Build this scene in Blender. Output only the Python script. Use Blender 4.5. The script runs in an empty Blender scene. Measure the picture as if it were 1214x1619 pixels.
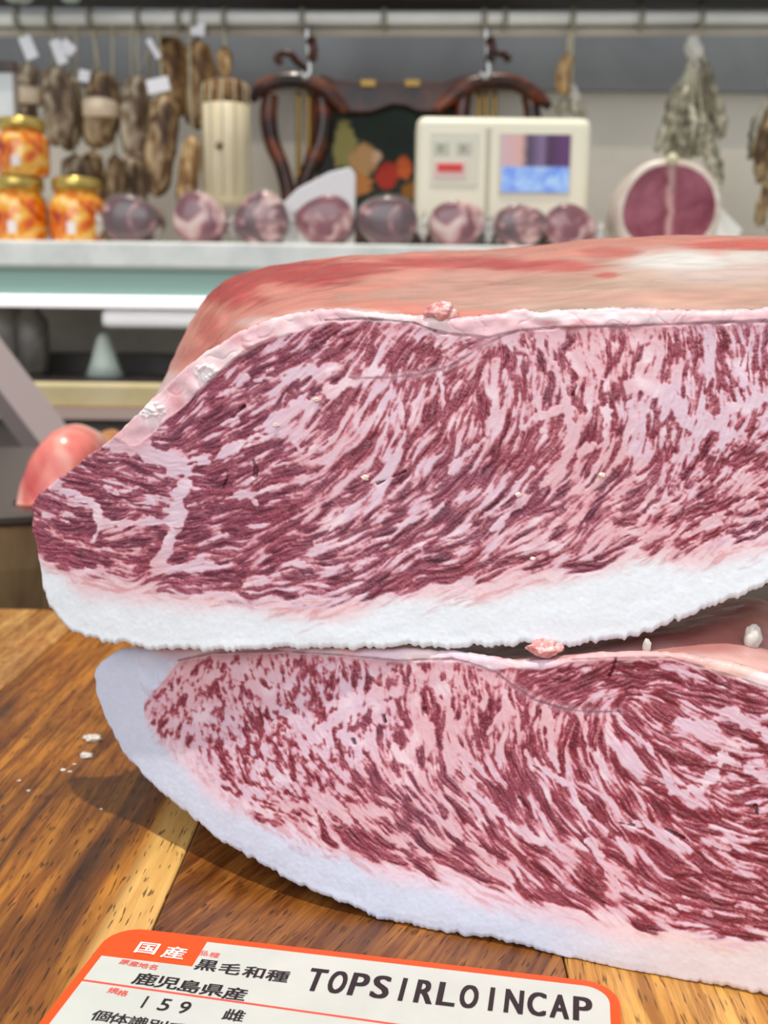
import bpy, bmesh, math, random
import numpy as np
from mathutils import Vector, Matrix, noise as mnoise

SC = bpy.context.scene
COL = SC.collection
R = math.radians
random.seed(5)

# ------------------------------------------------------------------ camera
CAM_H = 0.14
cam_d = bpy.data.cameras.new('camera')
cam = bpy.data.objects.new('camera', cam_d); COL.objects.link(cam)
cam_d.sensor_fit = 'VERTICAL'; cam_d.sensor_height = 36.0; cam_d.lens = 38.0
cam_d.clip_start = 0.01; cam_d.clip_end = 50
CAM_M = Matrix.Translation((0, 0, CAM_H)) @ Matrix.Rotation(R(80.2), 4, 'X') @ Matrix.Rotation(R(0.7), 4, 'Z')
cam.matrix_world = CAM_M
cam_d.dof.use_dof = True; cam_d.dof.focus_distance = 0.245; cam_d.dof.aperture_fstop = 21.0
SC.camera = cam

# ------------------------------------------------------------------ light
W = bpy.data.worlds.new('daylight'); SC.world = W; W.use_nodes = True
bg = W.node_tree.nodes['Background']; bg.inputs[0].default_value = (0.93, 0.96, 1.0, 1); bg.inputs[1].default_value = 0.62
sd = bpy.data.lights.new('sun', 'SUN'); sd.energy = 2.9; sd.angle = R(1.2); sd.color = (1.0, 0.90, 0.76)
sun = bpy.data.objects.new('sun', sd); COL.objects.link(sun)
SUN_DIR = Vector((-0.04, -0.15, 0.95))         # towards the sun: high, a little to the right
sun.rotation_euler = SUN_DIR.to_track_quat('Z', 'Y').to_euler()
ad = bpy.data.lights.new('front_daylight_fill', 'AREA'); ad.shape = 'RECTANGLE'; ad.size = 2.4; ad.size_y = 1.6; ad.energy = 34; ad.color = (0.95, 0.97, 1.0)  # unseen fill lamp added behind the camera for soft front daylight, no window there
al = bpy.data.objects.new('front_daylight_fill', ad); COL.objects.link(al)
al.location = (-0.6, -1.6, 1.3); al.rotation_euler = (Vector((0, 0.2, 0.1)) - Vector(al.location)).to_track_quat('-Z', 'Y').to_euler()
SC.view_settings.view_transform = 'Standard'; SC.view_settings.look = 'None'
SC.view_settings.gamma = 1.0; SC.view_settings.use_curve_mapping = False; SC.view_settings.exposure = -0.13

# ------------------------------------------------------------------ helpers
FPX = 1619 * 38.0 / 36.0
M3 = CAM_M.to_3x3(); M3n = np.array(M3)
def ray(x, y): return M3 @ Vector(((x - 607) / FPX, -(y - 809.5) / FPX, -1.0))
def at_y(x, y, Y):
    d = ray(x, y); t = Y / d.y
    return Vector((0, 0, CAM_H)) + d * t
def at_z(x, y, Z=0.0):
    d = ray(x, y); t = (Z - CAM_H) / d.z
    return Vector((0, 0, CAM_H)) + d * t
def at_plane_np(x, y, p0, n):
    """rays through arrays x, y met with a plane -> (…,3)"""
    d = np.stack([(x - 607) / FPX, -(y - 809.5) / FPX, -np.ones_like(x)], -1) @ M3n.T
    o = np.array((0, 0, CAM_H)); n = np.array(n); t = ((np.array(p0) - o) @ n) / (d @ n)
    return o + d * t[..., None]
def curved(x, y, p0, n):
    """the cut faces bend away from the camera side towards their left ends"""
    P = at_plane_np(x, y, p0, n); o = np.array((0, 0, CAM_H))
    g = np.clip((540 - x) / 490.0, 0, 1.2) ** 1.7
    return o + (P - o) * (1 + 0.15 * g)[..., None]
def project(P):
    q = (P - np.array((0, 0, CAM_H))) @ M3n
    return 607 + FPX * q[..., 0] / -q[..., 2], 809.5 - FPX * q[..., 1] / -q[..., 2]
def srgb(*c): return tuple(((q / 255.0) / 12.92 if q <= 10 else ((q / 255.0 + .055) / 1.055) ** 2.4) for q in c)
def c4(*c): return srgb(*c) + (1,)

def tag(o, label, cat, group=None, kind=None):
    if label: o['label'] = label
    if cat: o['category'] = cat
    if group: o['group'] = group
    if kind: o['kind'] = kind
    return o
def structure(o, label=None):
    o['kind'] = 'structure'
    if label: o['label'] = label
    return o
def empty(name, loc=(0, 0, 0)):
    o = bpy.data.objects.new(name, None); COL.objects.link(o); o.location = loc; o.empty_display_size = 0.01
    return o
def link(name, me, mat=None, parent=None, smooth=True, loc=None):
    o = bpy.data.objects.new(name, me); COL.objects.link(o)
    if mat and not me.materials: me.materials.append(mat)
    if smooth:
        me.polygons.foreach_set('use_smooth', [True] * len(me.polygons))
    if parent:
        o.parent = parent; o.matrix_parent_inverse = Matrix.Identity(4)
        if loc is None: o.location = -Vector(parent.location)     # vertices are given in world space
    if loc is not None: o.location = loc
    return o
def mesh(name, verts, faces):
    me = bpy.data.meshes.new(name); me.from_pydata([tuple(v) for v in verts], [], faces); me.update(); return me
def grid_mesh(name, P, wrap=False, cols=None):
    """P (rows, cols, 3) numpy -> quad mesh"""
    r, c = P.shape[:2]; me = bpy.data.meshes.new(name)
    me.vertices.add(r * c); me.vertices.foreach_set('co', P.reshape(-1).astype(np.float32))
    cc = c if wrap else c - 1
    I, J = np.mgrid[0:r - 1, 0:cc]; J2 = (J + 1) % c
    q = np.stack([I * c + J, (I + 1) * c + J, (I + 1) * c + J2, I * c + J2], -1).reshape(-1, 4)
    n = len(q); me.loops.add(n * 4); me.loops.foreach_set('vertex_index', q.reshape(-1).astype(np.int32))
    me.polygons.add(n); me.polygons.foreach_set('loop_start', np.arange(n, dtype=np.int32) * 4)
    me.update(calc_edges=True); me.validate()
    if cols is not None:
        a = me.color_attributes.new('flesh_colour', 'FLOAT_COLOR', 'POINT')
        a.data.foreach_set('color', np.concatenate([cols.reshape(-1, 3), np.ones((r * c, 1))], 1).astype(np.float32).reshape(-1))
    return me
def bm_mesh(name, bm):
    me = bpy.data.meshes.new(name); bmesh.ops.recalc_face_normals(bm, faces=bm.faces); bm.to_mesh(me); bm.free(); return me
def box_bm(bm, lo, hi, bevel=0.0, seg=2):
    m = Matrix.Translation([(a + b) / 2 for a, b in zip(lo, hi)]) @ Matrix.Diagonal([b - a for a, b in zip(lo, hi)] + [1])
    r = bmesh.ops.create_cube(bm, size=1, matrix=m)
    if bevel:
        es = list({e for v in r['verts'] for e in v.link_edges})
        bmesh.ops.bevel(bm, geom=es, offset=bevel, segments=seg, affect='EDGES', profile=0.5)
def box(name, lo, hi, mat, parent=None, bevel=0.0, seg=2):
    bm = bmesh.new(); box_bm(bm, lo, hi, bevel, seg)
    return link(name, bm_mesh(name, bm), mat, parent, smooth=False)
def lathe_me(name, prof, c=(0, 0, 0), n=24, axis='Z', bump=0.0, squash=1.0, seed=0, bfreq=40):
    """prof [(r, h)] turned about an axis through c"""
    V, F = [], []
    for r, h in prof:
        for k in range(n):
            a = 2 * math.pi * k / n
            rr = r
            if bump:
                rr *= 1 + bump * mnoise.noise(Vector((math.cos(a) * r * bfreq + seed, math.sin(a) * r * bfreq, h * bfreq)))
            x, y = rr * math.cos(a), rr * math.sin(a) * squash
            V.append((c[0] + x, c[1] + y, c[2] + h) if axis == 'Z' else (c[0] + x, c[1] + h, c[2] + y))
    m = len(prof)
    for i in range(m - 1):
        for k in range(n):
            F.append((i * n + k, i * n + (k + 1) % n, (i + 1) * n + (k + 1) % n, (i + 1) * n + k))
    F.append(tuple(range(n - 1, -1, -1))); F.append(tuple((m - 1) * n + k for k in range(n)))
    return mesh(name, V, F)
def tube_me(name, pts, rad, n=8, flat=1.0):
    """tube along pts; rad number or list"""
    pts = [Vector(p) for p in pts]; V, F = [], []
    rs = rad if isinstance(rad, (list, tuple)) else [rad] * len(pts)
    up = None
    for i, p in enumerate(pts):
        d = (pts[min(i + 1, len(pts) - 1)] - pts[max(i - 1, 0)]).normalized()
        if up is None: up = Vector((0, 1, 0)) if abs(d.y) < 0.9 else Vector((1, 0, 0))
        s = d.cross(up).normalized(); u = s.cross(d).normalized(); up = u
        for k in range(n):
            a = 2 * math.pi * k / n
            V.append(p + s * math.cos(a) * rs[i] + u * math.sin(a) * rs[i] * flat)
    for i in range(len(pts) - 1):
        for k in range(n):
            F.append((i * n + k, i * n + (k + 1) % n, (i + 1) * n + (k + 1) % n, (i + 1) * n + k))
    F.append(tuple(range(n - 1, -1, -1))); F.append(tuple((len(pts) - 1) * n + k for k in range(n)))
    return mesh(name, V, F)
def smooth_path(pts, m=6):
    pts = [Vector(p) for p in pts]; out = []
    for i in range(len(pts) - 1):
        p0, p1, p2, p3 = pts[max(i - 1, 0)], pts[i], pts[i + 1], pts[min(i + 2, len(pts) - 1)]
        for k in range(m):
            t = k / m
            out.append(0.5 * ((2 * p1) + (p2 - p0) * t + (2 * p0 - 5 * p1 + 4 * p2 - p3) * t * t + (3 * p1 - p0 - 3 * p2 + p3) * t ** 3))
    out.append(pts[-1]); return out
def prism(name, outline, Y0, Y1, mat, parent=None, bevel=0.0):
    """outline of (x,z) swept from Y0 to Y1"""
    bm = bmesh.new(); vs = [bm.verts.new((x, Y0, z)) for x, z in outline]; f = bm.faces.new(vs)
    r = bmesh.ops.extrude_face_region(bm, geom=[f])
    for v in [g for g in r['geom'] if isinstance(g, bmesh.types.BMVert)]: v.co.y = Y1
    if bevel:
        bmesh.ops.bevel(bm, geom=list(bm.edges), offset=bevel, segments=2, affect='EDGES', profile=0.5)
    return link(name, bm_mesh(name, bm), mat, parent, smooth=False)
def catmull(A, n):
    """A (k,d) control rows -> (n,d) even in parameter weighted by row distance"""
    A = np.asarray(A, float); k = len(A)
    L = np.concatenate([[0], np.cumsum(np.linalg.norm(np.diff(A, axis=0), axis=1) + 1e-9)])
    u = np.linspace(0, L[-1], n); i = np.clip(np.searchsorted(L, u, side='right') - 1, 0, k - 2)
    t = ((u - L[i]) / (L[i + 1] - L[i]))[:, None]
    m = np.zeros_like(A); m[1:-1] = (A[2:] - A[:-2]) / (L[2:] - L[:-2])[:, None]; m[0] = (A[1] - A[0]) / L[1]; m[-1] = (A[-1] - A[-2]) / (L[-1] - L[-2])
    h = (L[i + 1] - L[i])[:, None]
    return (2*t**3-3*t**2+1)*A[i] + (t**3-2*t**2+t)*h*m[i] + (-2*t**3+3*t**2)*A[i+1] + (t**3-t**2)*h*m[i+1]

# ------------------------------------------------------------------ materials
def mat(name, col=(0.8, 0.8, 0.8), rough=0.5, metal=0.0, **kw):
    m = bpy.data.materials.new(name); m.use_nodes = True; b = m.node_tree.nodes['Principled BSDF']
    b.inputs['Base Color'].default_value = (*col[:3], 1); b.inputs['Roughness'].default_value = rough; b.inputs['Metallic'].default_value = metal
    for k, v in kw.items(): b.inputs[k].default_value = v
    return m
class NT:
    def __init__(s, m): s.t = m.node_tree; s.b = s.t.nodes['Principled BSDF']
    def n(s, typ, **kw):
        x = s.t.nodes.new(typ)
        for k, v in kw.items():
            if k.startswith('_'): setattr(x, k[1:], v)
            else: x.inputs[k.replace('__', ' ')].default_value = v
        return x
    def l(s, a, b): s.t.links.new(a, b)
    def coord(s, kind='Object', scale=(1, 1, 1), rot=(0, 0, 0)):
        c = s.n('ShaderNodeTexCoord'); m = s.n('ShaderNodeMapping'); m.inputs['Scale'].default_value = scale; m.inputs['Rotation'].default_value = rot
        s.l(c.outputs[kind], m.inputs['Vector']); return m.outputs[0]
    def noise(s, vec, scale, detail=3, rough=0.5, dist=0.0):
        x = s.n('ShaderNodeTexNoise'); x.inputs['Scale'].default_value = scale; x.inputs['Detail'].default_value = detail
        x.inputs['Roughness'].default_value = rough; x.inputs['Distortion'].default_value = dist; s.l(vec, x.inputs['Vector']); return x.outputs['Fac']
    def ramp(s, fac, stops, interp='LINEAR'):
        x = s.n('ShaderNodeValToRGB'); e = x.color_ramp.elements; x.color_ramp.interpolation = interp
        while len(e) < len(stops): e.new(0.5)
        for i, (p, c) in enumerate(stops): e[i].position = p; e[i].color = (*c[:3], 1)
        s.l(fac, x.inputs[0]); return x.outputs[0]
    def mix(s, fac, a, b, mode='MIX'):
        x = s.n('ShaderNodeMix', _data_type='RGBA', _blend_type=mode)
        for k, v in ((0, fac), (6, a), (7, b)):
            if isinstance(v, (int, float)): x.inputs[k].default_value = v
            elif isinstance(v, tuple): x.inputs[k].default_value = (*v[:3], 1)
            else: s.l(v, x.inputs[k])
        return x.outputs[2]
    def math(s, op, a, b=0.0):
        x = s.n('ShaderNodeMath', _operation=op)
        for k, v in ((0, a), (1, b)):
            if isinstance(v, (int, float)): x.inputs[k].default_value = v
            else: s.l(v, x.inputs[k])
        return x.outputs[0]
    def bump(s, h, strength, dist=0.001):
        x = s.n('ShaderNodeBump'); x.inputs['Strength'].default_value = strength; x.inputs['Distance'].default_value = dist
        s.l(h, x.inputs['Height']); s.l(x.outputs[0], s.b.inputs['Normal'])
    def base(s, c): s.l(c, s.b.inputs['Base Color'])

def noisy(name, stops, scale=30, rough=0.5, detail=4, dist=0.5, stretch=(1, 1, 1), bump=0.0, bdist=0.002, **kw):
    m = mat(name, rough=rough, **kw); t = NT(m); v = t.coord('Object', stretch)
    f = t.noise(v, scale, detail, 0.6, dist); t.base(t.ramp(f, stops))
    if bump: t.bump(f, bump, bdist)
    return m

def flesh_mat(name, rough=0.38, sss=0.12, spec=0.5, bumpsc=900):
    m = mat(name, rough=rough); t = NT(m)
    a = t.n('ShaderNodeVertexColor', _layer_name='flesh_colour'); t.base(a.outputs[0])
    v = t.coord('Object'); f = t.noise(v, bumpsc, 3, 0.6); t.bump(f, 0.14, 0.0004)
    r = t.noise(v, bumpsc * 0.35, 2, 0.6); x = t.ramp(r, [(0.3, (rough - .1,) * 3), (0.75, (rough + .22,) * 3)]); t.l(x, t.b.inputs['Roughness'])
    t.b.inputs['Subsurface Weight'].default_value = sss; t.b.inputs['Subsurface Radius'].default_value = (1.0, 0.45, 0.4); t.b.inputs['Subsurface Scale'].default_value = 0.0012
    t.b.inputs['Specular IOR Level'].default_value = spec
    return m

def wood_mat(name, light, mid, dark, rot=0.0, sap=None, pore=1.0, seed=0.0, pink=0.5):
    m = mat(name, rough=0.4); t = NT(m)
    tc = t.n('ShaderNodeTexCoord'); mp = t.n('ShaderNodeMapping'); mp.inputs['Rotation'].default_value = (0, 0, rot); mp.inputs['Location'].default_value = (seed, seed * .7, 0)
    t.l(tc.outputs['Object'], mp.inputs['Vector'])
    def st(sx, sy):
        q = t.n('ShaderNodeMapping'); q.inputs['Scale'].default_value = (sx, sy, 1); t.l(mp.outputs[0], q.inputs['Vector']); return q.outputs[0]
    big = t.noise(st(1, 0.16), 42, 5, 0.62, 0.6)
    c = t.ramp(big, [(0.34, dark), (0.43, mid), (0.52, light), (0.60, mid), (0.68, light)])
    fine = t.noise(st(1, 0.05), 420, 4, 0.7, 0.2)
    c = t.mix(t.ramp(fine, [(0.40, (0.85,) * 3), (0.58, (0.0,) * 3)]), c, t.mix(1.0, c, (0.40, 0.28, 0.20), 'MULTIPLY'))
    blot = t.noise(st(1, 0.5), 30, 4, 0.6, 0.8)
    c = t.mix(t.ramp(blot, [(0.42, (0,) * 3), (0.72, (0.55,) * 3)]), c, dark)
    if sap:
        s = t.n('ShaderNodeSeparateXYZ'); t.l(tc.outputs['Object'], s.inputs[0])
        e = t.math('ADD', s.outputs[0], t.math('MULTIPLY', t.math('SUBTRACT', big, 0.5), 0.008))
        k = t.ramp(t.math('MULTIPLY', t.math('SUBTRACT', e, sap[0]), 250.0), [(0.0, (0,) * 3), (1.0, (1,) * 3)])
        c = t.mix(k, c, t.ramp(fine, [(0.3, sap[1]), (0.7, sap[2])]))
    pr = t.noise(st(1, 0.10), 1500, 1, 0.4, 0.0)
    pm = t.ramp(pr, [(0.635, (0,) * 3), (0.68, (0.75 * pore,) * 3)])
    c = t.mix(pm, c, tuple(q * 0.22 for q in dark))
    t.base(c)
    x = t.ramp(t.noise(st(1, 1), 60, 4, 0.6), [(0.35, (0.28,) * 3), (0.7, (0.5,) * 3)]); t.l(x, t.b.inputs['Roughness'])
    t.bump(t.math('SUBTRACT', t.math('MULTIPLY', fine, 0.4), t.math('MULTIPLY', pm, 0.6)), 0.35, 0.0004)
    return m
# MARBLE BEGIN
RS = 1.5                      # pattern cell size, in the units the cut faces are drawn in

def blur(a, s):
    """periodic gaussian blur by FFT"""
    fy = np.fft.fftfreq(a.shape[0])[:, None]; fx = np.fft.rfftfreq(a.shape[1])[None, :]
    return np.fft.irfft2(np.fft.rfft2(a) * np.exp(-2 * (np.pi * s) ** 2 * (fx * fx + fy * fy)), s=a.shape)

def norm(a):
    return (a - a.mean()) / (a.std() + 1e-9)

def idw(pts, X, Y, sig):
    """smooth interpolation of control values (x, y, v...)"""
    n = len(pts[0]) - 2
    acc = [np.zeros_like(X) for _ in range(n)]; W = np.zeros_like(X)
    for p in pts:
        d2 = (X - p[0]) ** 2 + (Y - p[1]) ** 2
        w = np.exp(-d2 / (2 * sig * sig)) + 1e-4 / (1 + d2 / (sig * sig))
        W += w
        for k in range(n): acc[k] += w * p[2 + k]
    return [a / W for a in acc]

def seg_dist(poly, X, Y):
    D = np.full_like(X, 1e9)
    for (x0, y0), (x1, y1) in zip(poly[:-1], poly[1:]):
        dx, dy = x1 - x0, y1 - y0
        t = np.clip(((X - x0) * dx + (Y - y0) * dy) / (dx * dx + dy * dy + 1e-9), 0, 1)
        D = np.minimum(D, np.hypot(X - x0 - t * dx, Y - y0 - t * dy))
    return D

def sstep(a, b, x):
    t = np.clip((x - a) / (b - a), 0, 1)
    return t * t * (3 - 2 * t)

def marble(spec, seed):
    """muscle and fat pattern of a cut face -> colour (h,w,3) linear, relief (h,w)"""
    x0, y0, x1, y1 = spec['box']
    w = int((x1 - x0) / RS); h = int((y1 - y0) / RS)
    rng = np.random.default_rng(seed)
    Y, X = np.mgrid[0:h, 0:w].astype(float); X = X * RS + x0; Y = Y * RS + y0
    nz = lambda s: norm(blur(rng.standard_normal((h, w)), s / RS))
    wob = nz(14); wob2 = nz(5)
    c, s_ = idw([(p[0], p[1], math.cos(2 * math.radians(p[2])), math.sin(2 * math.radians(p[2]))) for p in spec['dir']], X, Y, 55)
    th = 0.5 * np.arctan2(s_, c) + 0.14 * wob + 0.11 * wob2
    vx, vy = np.cos(th), -np.sin(th)
    lean, short = idw(spec['lean'], X, Y, 60)
    # line-integrated noises along the grain
    srcs = [nz(1.1), nz(2.3), nz(6.5), rng.standard_normal((h, w))]
    lens = [14, 21, 36, 20]
    acc = [n.copy() for n in srcs]; cnt = [np.ones((h, w)) for _ in srcs]
    L = 1.0 - 0.62 * short
    N = 27
    for sgn in (1, -1):
        px, py = np.mgrid[0:h, 0:w][1].astype(float), np.mgrid[0:h, 0:w][0].astype(float)
        ux, uy = sgn * vx, sgn * vy
        for k in range(1, N + 1):
            px += ux * 1.0; py += uy * 1.0
            ix = np.clip(px, 0, w - 1).astype(np.int32); iy = np.clip(py, 0, h - 1).astype(np.int32)
            nx, ny = vx[iy, ix], vy[iy, ix]
            f = np.sign(nx * ux + ny * uy); f[f == 0] = 1
            ux, uy = nx * f, ny * f
            for i, n in enumerate(srcs):
                g = np.exp(-0.5 * (k * RS / (lens[i] * L * 0.62)) ** 2)
                acc[i] += n[iy, ix] * g; cnt[i] += g * g
    A = [norm(a / np.sqrt(c_)) for a, c_ in zip(acc, cnt)]
    fine, med, big, hair = A
    frac = norm(np.abs(nz(4.0)) + 0.5 * np.abs(nz(2.0)))
    v = (0.92 * med + 0.72 * fine + 0.70 * big * (1 - 0.3 * short) + 0.22 * frac + 0.45 * short * nz(1.9)) / 1.12
    v = v + lean * 1.1 - 0.06
    if 'leanup' in spec: v = v + spec['leanup'][2] * sstep(spec['leanup'][0], spec['leanup'][1], X)
    # drawn fat seams
    jit = 3.2 * nz(7) + 1.6 * nz(2.5)
    for poly, wd, st in spec['fat']:
        d = seg_dist(poly, X, Y) + jit * min(1.0, wd / 7)
        v -= st * (1 - sstep(wd * 0.45, wd * 1.25, d)) * 2.4
    for (bx, by, rx, ry, st) in spec.get('blob', []):
        d = np.hypot((X - bx) / rx, (Y - by) / ry) + 0.12 * wob
        v += st * (1 - sstep(0.6, 1.15, d))
    # muscle envelope
    top = np.interp(X, *zip(*spec['top'])); bot = np.interp(X, *zip(*spec['bot']))
    inner = np.minimum((Y - top) + 0.6 * wob2, 1e9)
    et = sstep(0, 5, inner); et2 = sstep(0, spec.get('topfade', 30), inner)
    low = bot + 5 + 6 * big + 5 * med + 2.0 * fine
    eb = sstep(0, 9, low - Y)
    nearb = sstep(60, 5, bot - Y)              # pinker, thinner flakes towards the fat cap
    v = v - (1 - et2) * spec.get('topthin', 0.5) - 0.25 * nearb * sstep(14, -8, bot - Y)
    inside = et * eb
    m = sstep(-0.15, 0.85, v) * inside          # lean mask
    halo = sstep(-1.0, 0.35, v) * inside
    core = sstep(0.55, 2.3, v + 0.5 * hair) * inside
    vein = sstep(0.75, 1.7, 0.75 * np.roll(hair, 5, 0) + 0.75 * np.roll(fine, 9, 1)) * inside
    C = lambda *c: np.array([((q / 255.0) / 12.92 if q <= 10 else ((q / 255.0 + .055) / 1.055) ** 2.4) for q in c])
    mix = lambda a, b, t: a * (1 - t[..., None]) + b * t[..., None]
    fat = C(*spec.get('fatc', (224, 196, 208))) * np.ones((h, w, 1))
    warm = sstep(-0.6, 1.6, nz(60) + 0.3 * nz(12))
    fat = mix(fat, C(218, 166, 170), 0.6 * warm)
    fat = mix(fat, C(232, 214, 224), sstep(0.2, 2.2, nz(9)) * 0.6)
    red = sstep(-0.3, 1.3, nz(38) + 0.3 * nz(10))
    col = mix(fat, C(200, 112, 124), halo * 0.80)
    leanc = mix(C(150, 56, 74) * np.ones((h, w, 1)), C(136, 64, 86), red)
    dark = mix(C(100, 24, 42) * np.ones((h, w, 1)), C(90, 34, 56), red)
    if 'purple' in spec:
        px_ = sstep(spec['purple'][0], spec['purple'][1], X)
        leanc = mix(leanc, C(148, 78, 98), px_ * 0.7); dark = mix(dark, C(104, 52, 74), px_ * 0.7)
    if 'crimson' in spec:
        cx_ = sstep(spec['crimson'][0], spec['crimson'][1], X) * 0.75
        leanc = mix(leanc, C(150, 40, 58), cx_); dark = mix(dark, C(104, 16, 34), cx_)
    lc = mix(leanc, dark, np.clip(core + 0.28 * sstep(0.2, 1.6, hair), 0, 1))
    lc = lc * (1 + 0.10 * hair[..., None]) * (1 + 0.16 * norm(fine - blur(fine, 2))[..., None] * 0.8)
    edge = np.exp(-((v - 0.42) / 0.26) ** 2)
    lc = mix(lc, C(92, 22, 42) * np.ones((h, w, 1)), edge * 0.6)
    inner_l = sstep(0.2, 1.4, np.roll(big, 7, 0) + 0.4 * fine) * (1 - edge)
    lc = mix(lc, C(162, 74, 94), inner_l * 0.45)
    crk = np.exp(-((np.roll(fine, 4, 0) * 0.8 + 0.5 * hair) / 0.13) ** 2) * sstep(0.3, 1.0, v)
    lc = mix(lc, C(60, 12, 26), crk * 0.5)
    col = mix(col, np.clip(lc, 0.002, 1), m)
    col = mix(col, C(196, 118, 134), vein * m * 0.62)
    col = mix(col, C(168, 60, 78), (1 - et2) * et * (1 - sstep(-0.6, 0.2, v)) * eb * 0.30)
    # fat cap: pinkish upwards, bluish white at the rind
    yc = np.clip((Y - bot) / np.maximum(spec['capth'], 1), -0.5, 1.4)
    cap = sstep(-2, 7, Y - low) * et
    pinkt = 1 - sstep(0.05, 0.55, yc + 0.10 * nz(30))
    grain = norm(blur(rng.standard_normal((h, w)), 0.8) + 1.5 * nz(2.0) * 0.4)
    capc = mix(C(*spec['rind']) * np.ones((h, w, 1)), C(*spec['cappink']), pinkt * 0.9)
    capc = mix(capc, C(196, 110, 112), (1 - sstep(2, 26, Y - low)) * sstep(-0.6, 1.0, fine + 0.5 * med) * spec.get('bleed', 0.55))
    capc = capc * (1 + 0.016 * grain[..., None])
    if 'warmcap' in spec:
        t = sstep(spec['warmcap'][0], spec['warmcap'][1], X + 0.5 * (Y - 1450)) * 0.55
        capc = mix(capc, C(226, 200, 190), t)
    col = mix(col, capc, cap)
    # upper fat rim
    rim = 1 - et
    rc = mix(C(*spec.get('rimc', (222, 182, 190))) * np.ones((h, w, 1)), C(230, 208, 212), sstep(0.0, 1.6, nz(16)))
    rc = mix(rc, C(222, 150, 156), sstep(0.6, 2.0, nz(11)) * 0.6)
    torn = np.zeros((h, w))
    for (bx, by, rx, ry, cc) in spec.get('rimblob', []):
        d = np.hypot((X - bx) / rx, (Y - by) / ry) + 0.2 * wob
        rc = mix(rc, C(*cc), 1 - sstep(0.5, 1.1, d))
        if min(cc) > 230: torn = torn + (1 - sstep(0.5, 1.1, d))
    col = mix(col, rc, rim)
    # dark silverskin along the top of the muscle and the seam between muscles
    for poly, wd, k in spec['line']:
        d = seg_dist(poly, X, Y) + 0.5 * wob2
        col = mix(col, C(214, 170, 182), (1 - sstep(wd * 1.5, wd * 6, d)) * 0.5 * (m * 0.8 + 0.2) * k[1])
        col = mix(col, C(*k[2]), (1 - sstep(wd * 0.5, wd * 1.4, d)) * k[0])
    rel = (0.34 * sstep(-0.6, 0.9, v) * inside * -1.0 + inside * (-0.35 * crk * m + 0.16 * fine * (0.35 + m) + 0.10 * hair * m + 0.10 * med * m)
           + 0.05 * (1 - inside) * (nz(2) * 0.35 + nz(9)) + 0.22 * nz(40)
           + rim * (0.45 * nz(8) - 0.9 * np.exp(-(nz(10) / 0.08) ** 2) * 0.5 + 0.9 * torn * np.abs(nz(2.2))))
    # cracks and pits in the flesh
    for poly, wd in spec.get('crack', []):
        d = seg_dist(poly, X, Y) + 0.8 * wob2
        t = 1 - sstep(wd * 0.4, wd * 1.3, d)
        col = mix(col, C(74, 14, 30), t * 0.85); rel -= 1.6 * t
    return np.clip(col * spec.get('gain', 1.0), 0, 1), rel

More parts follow.
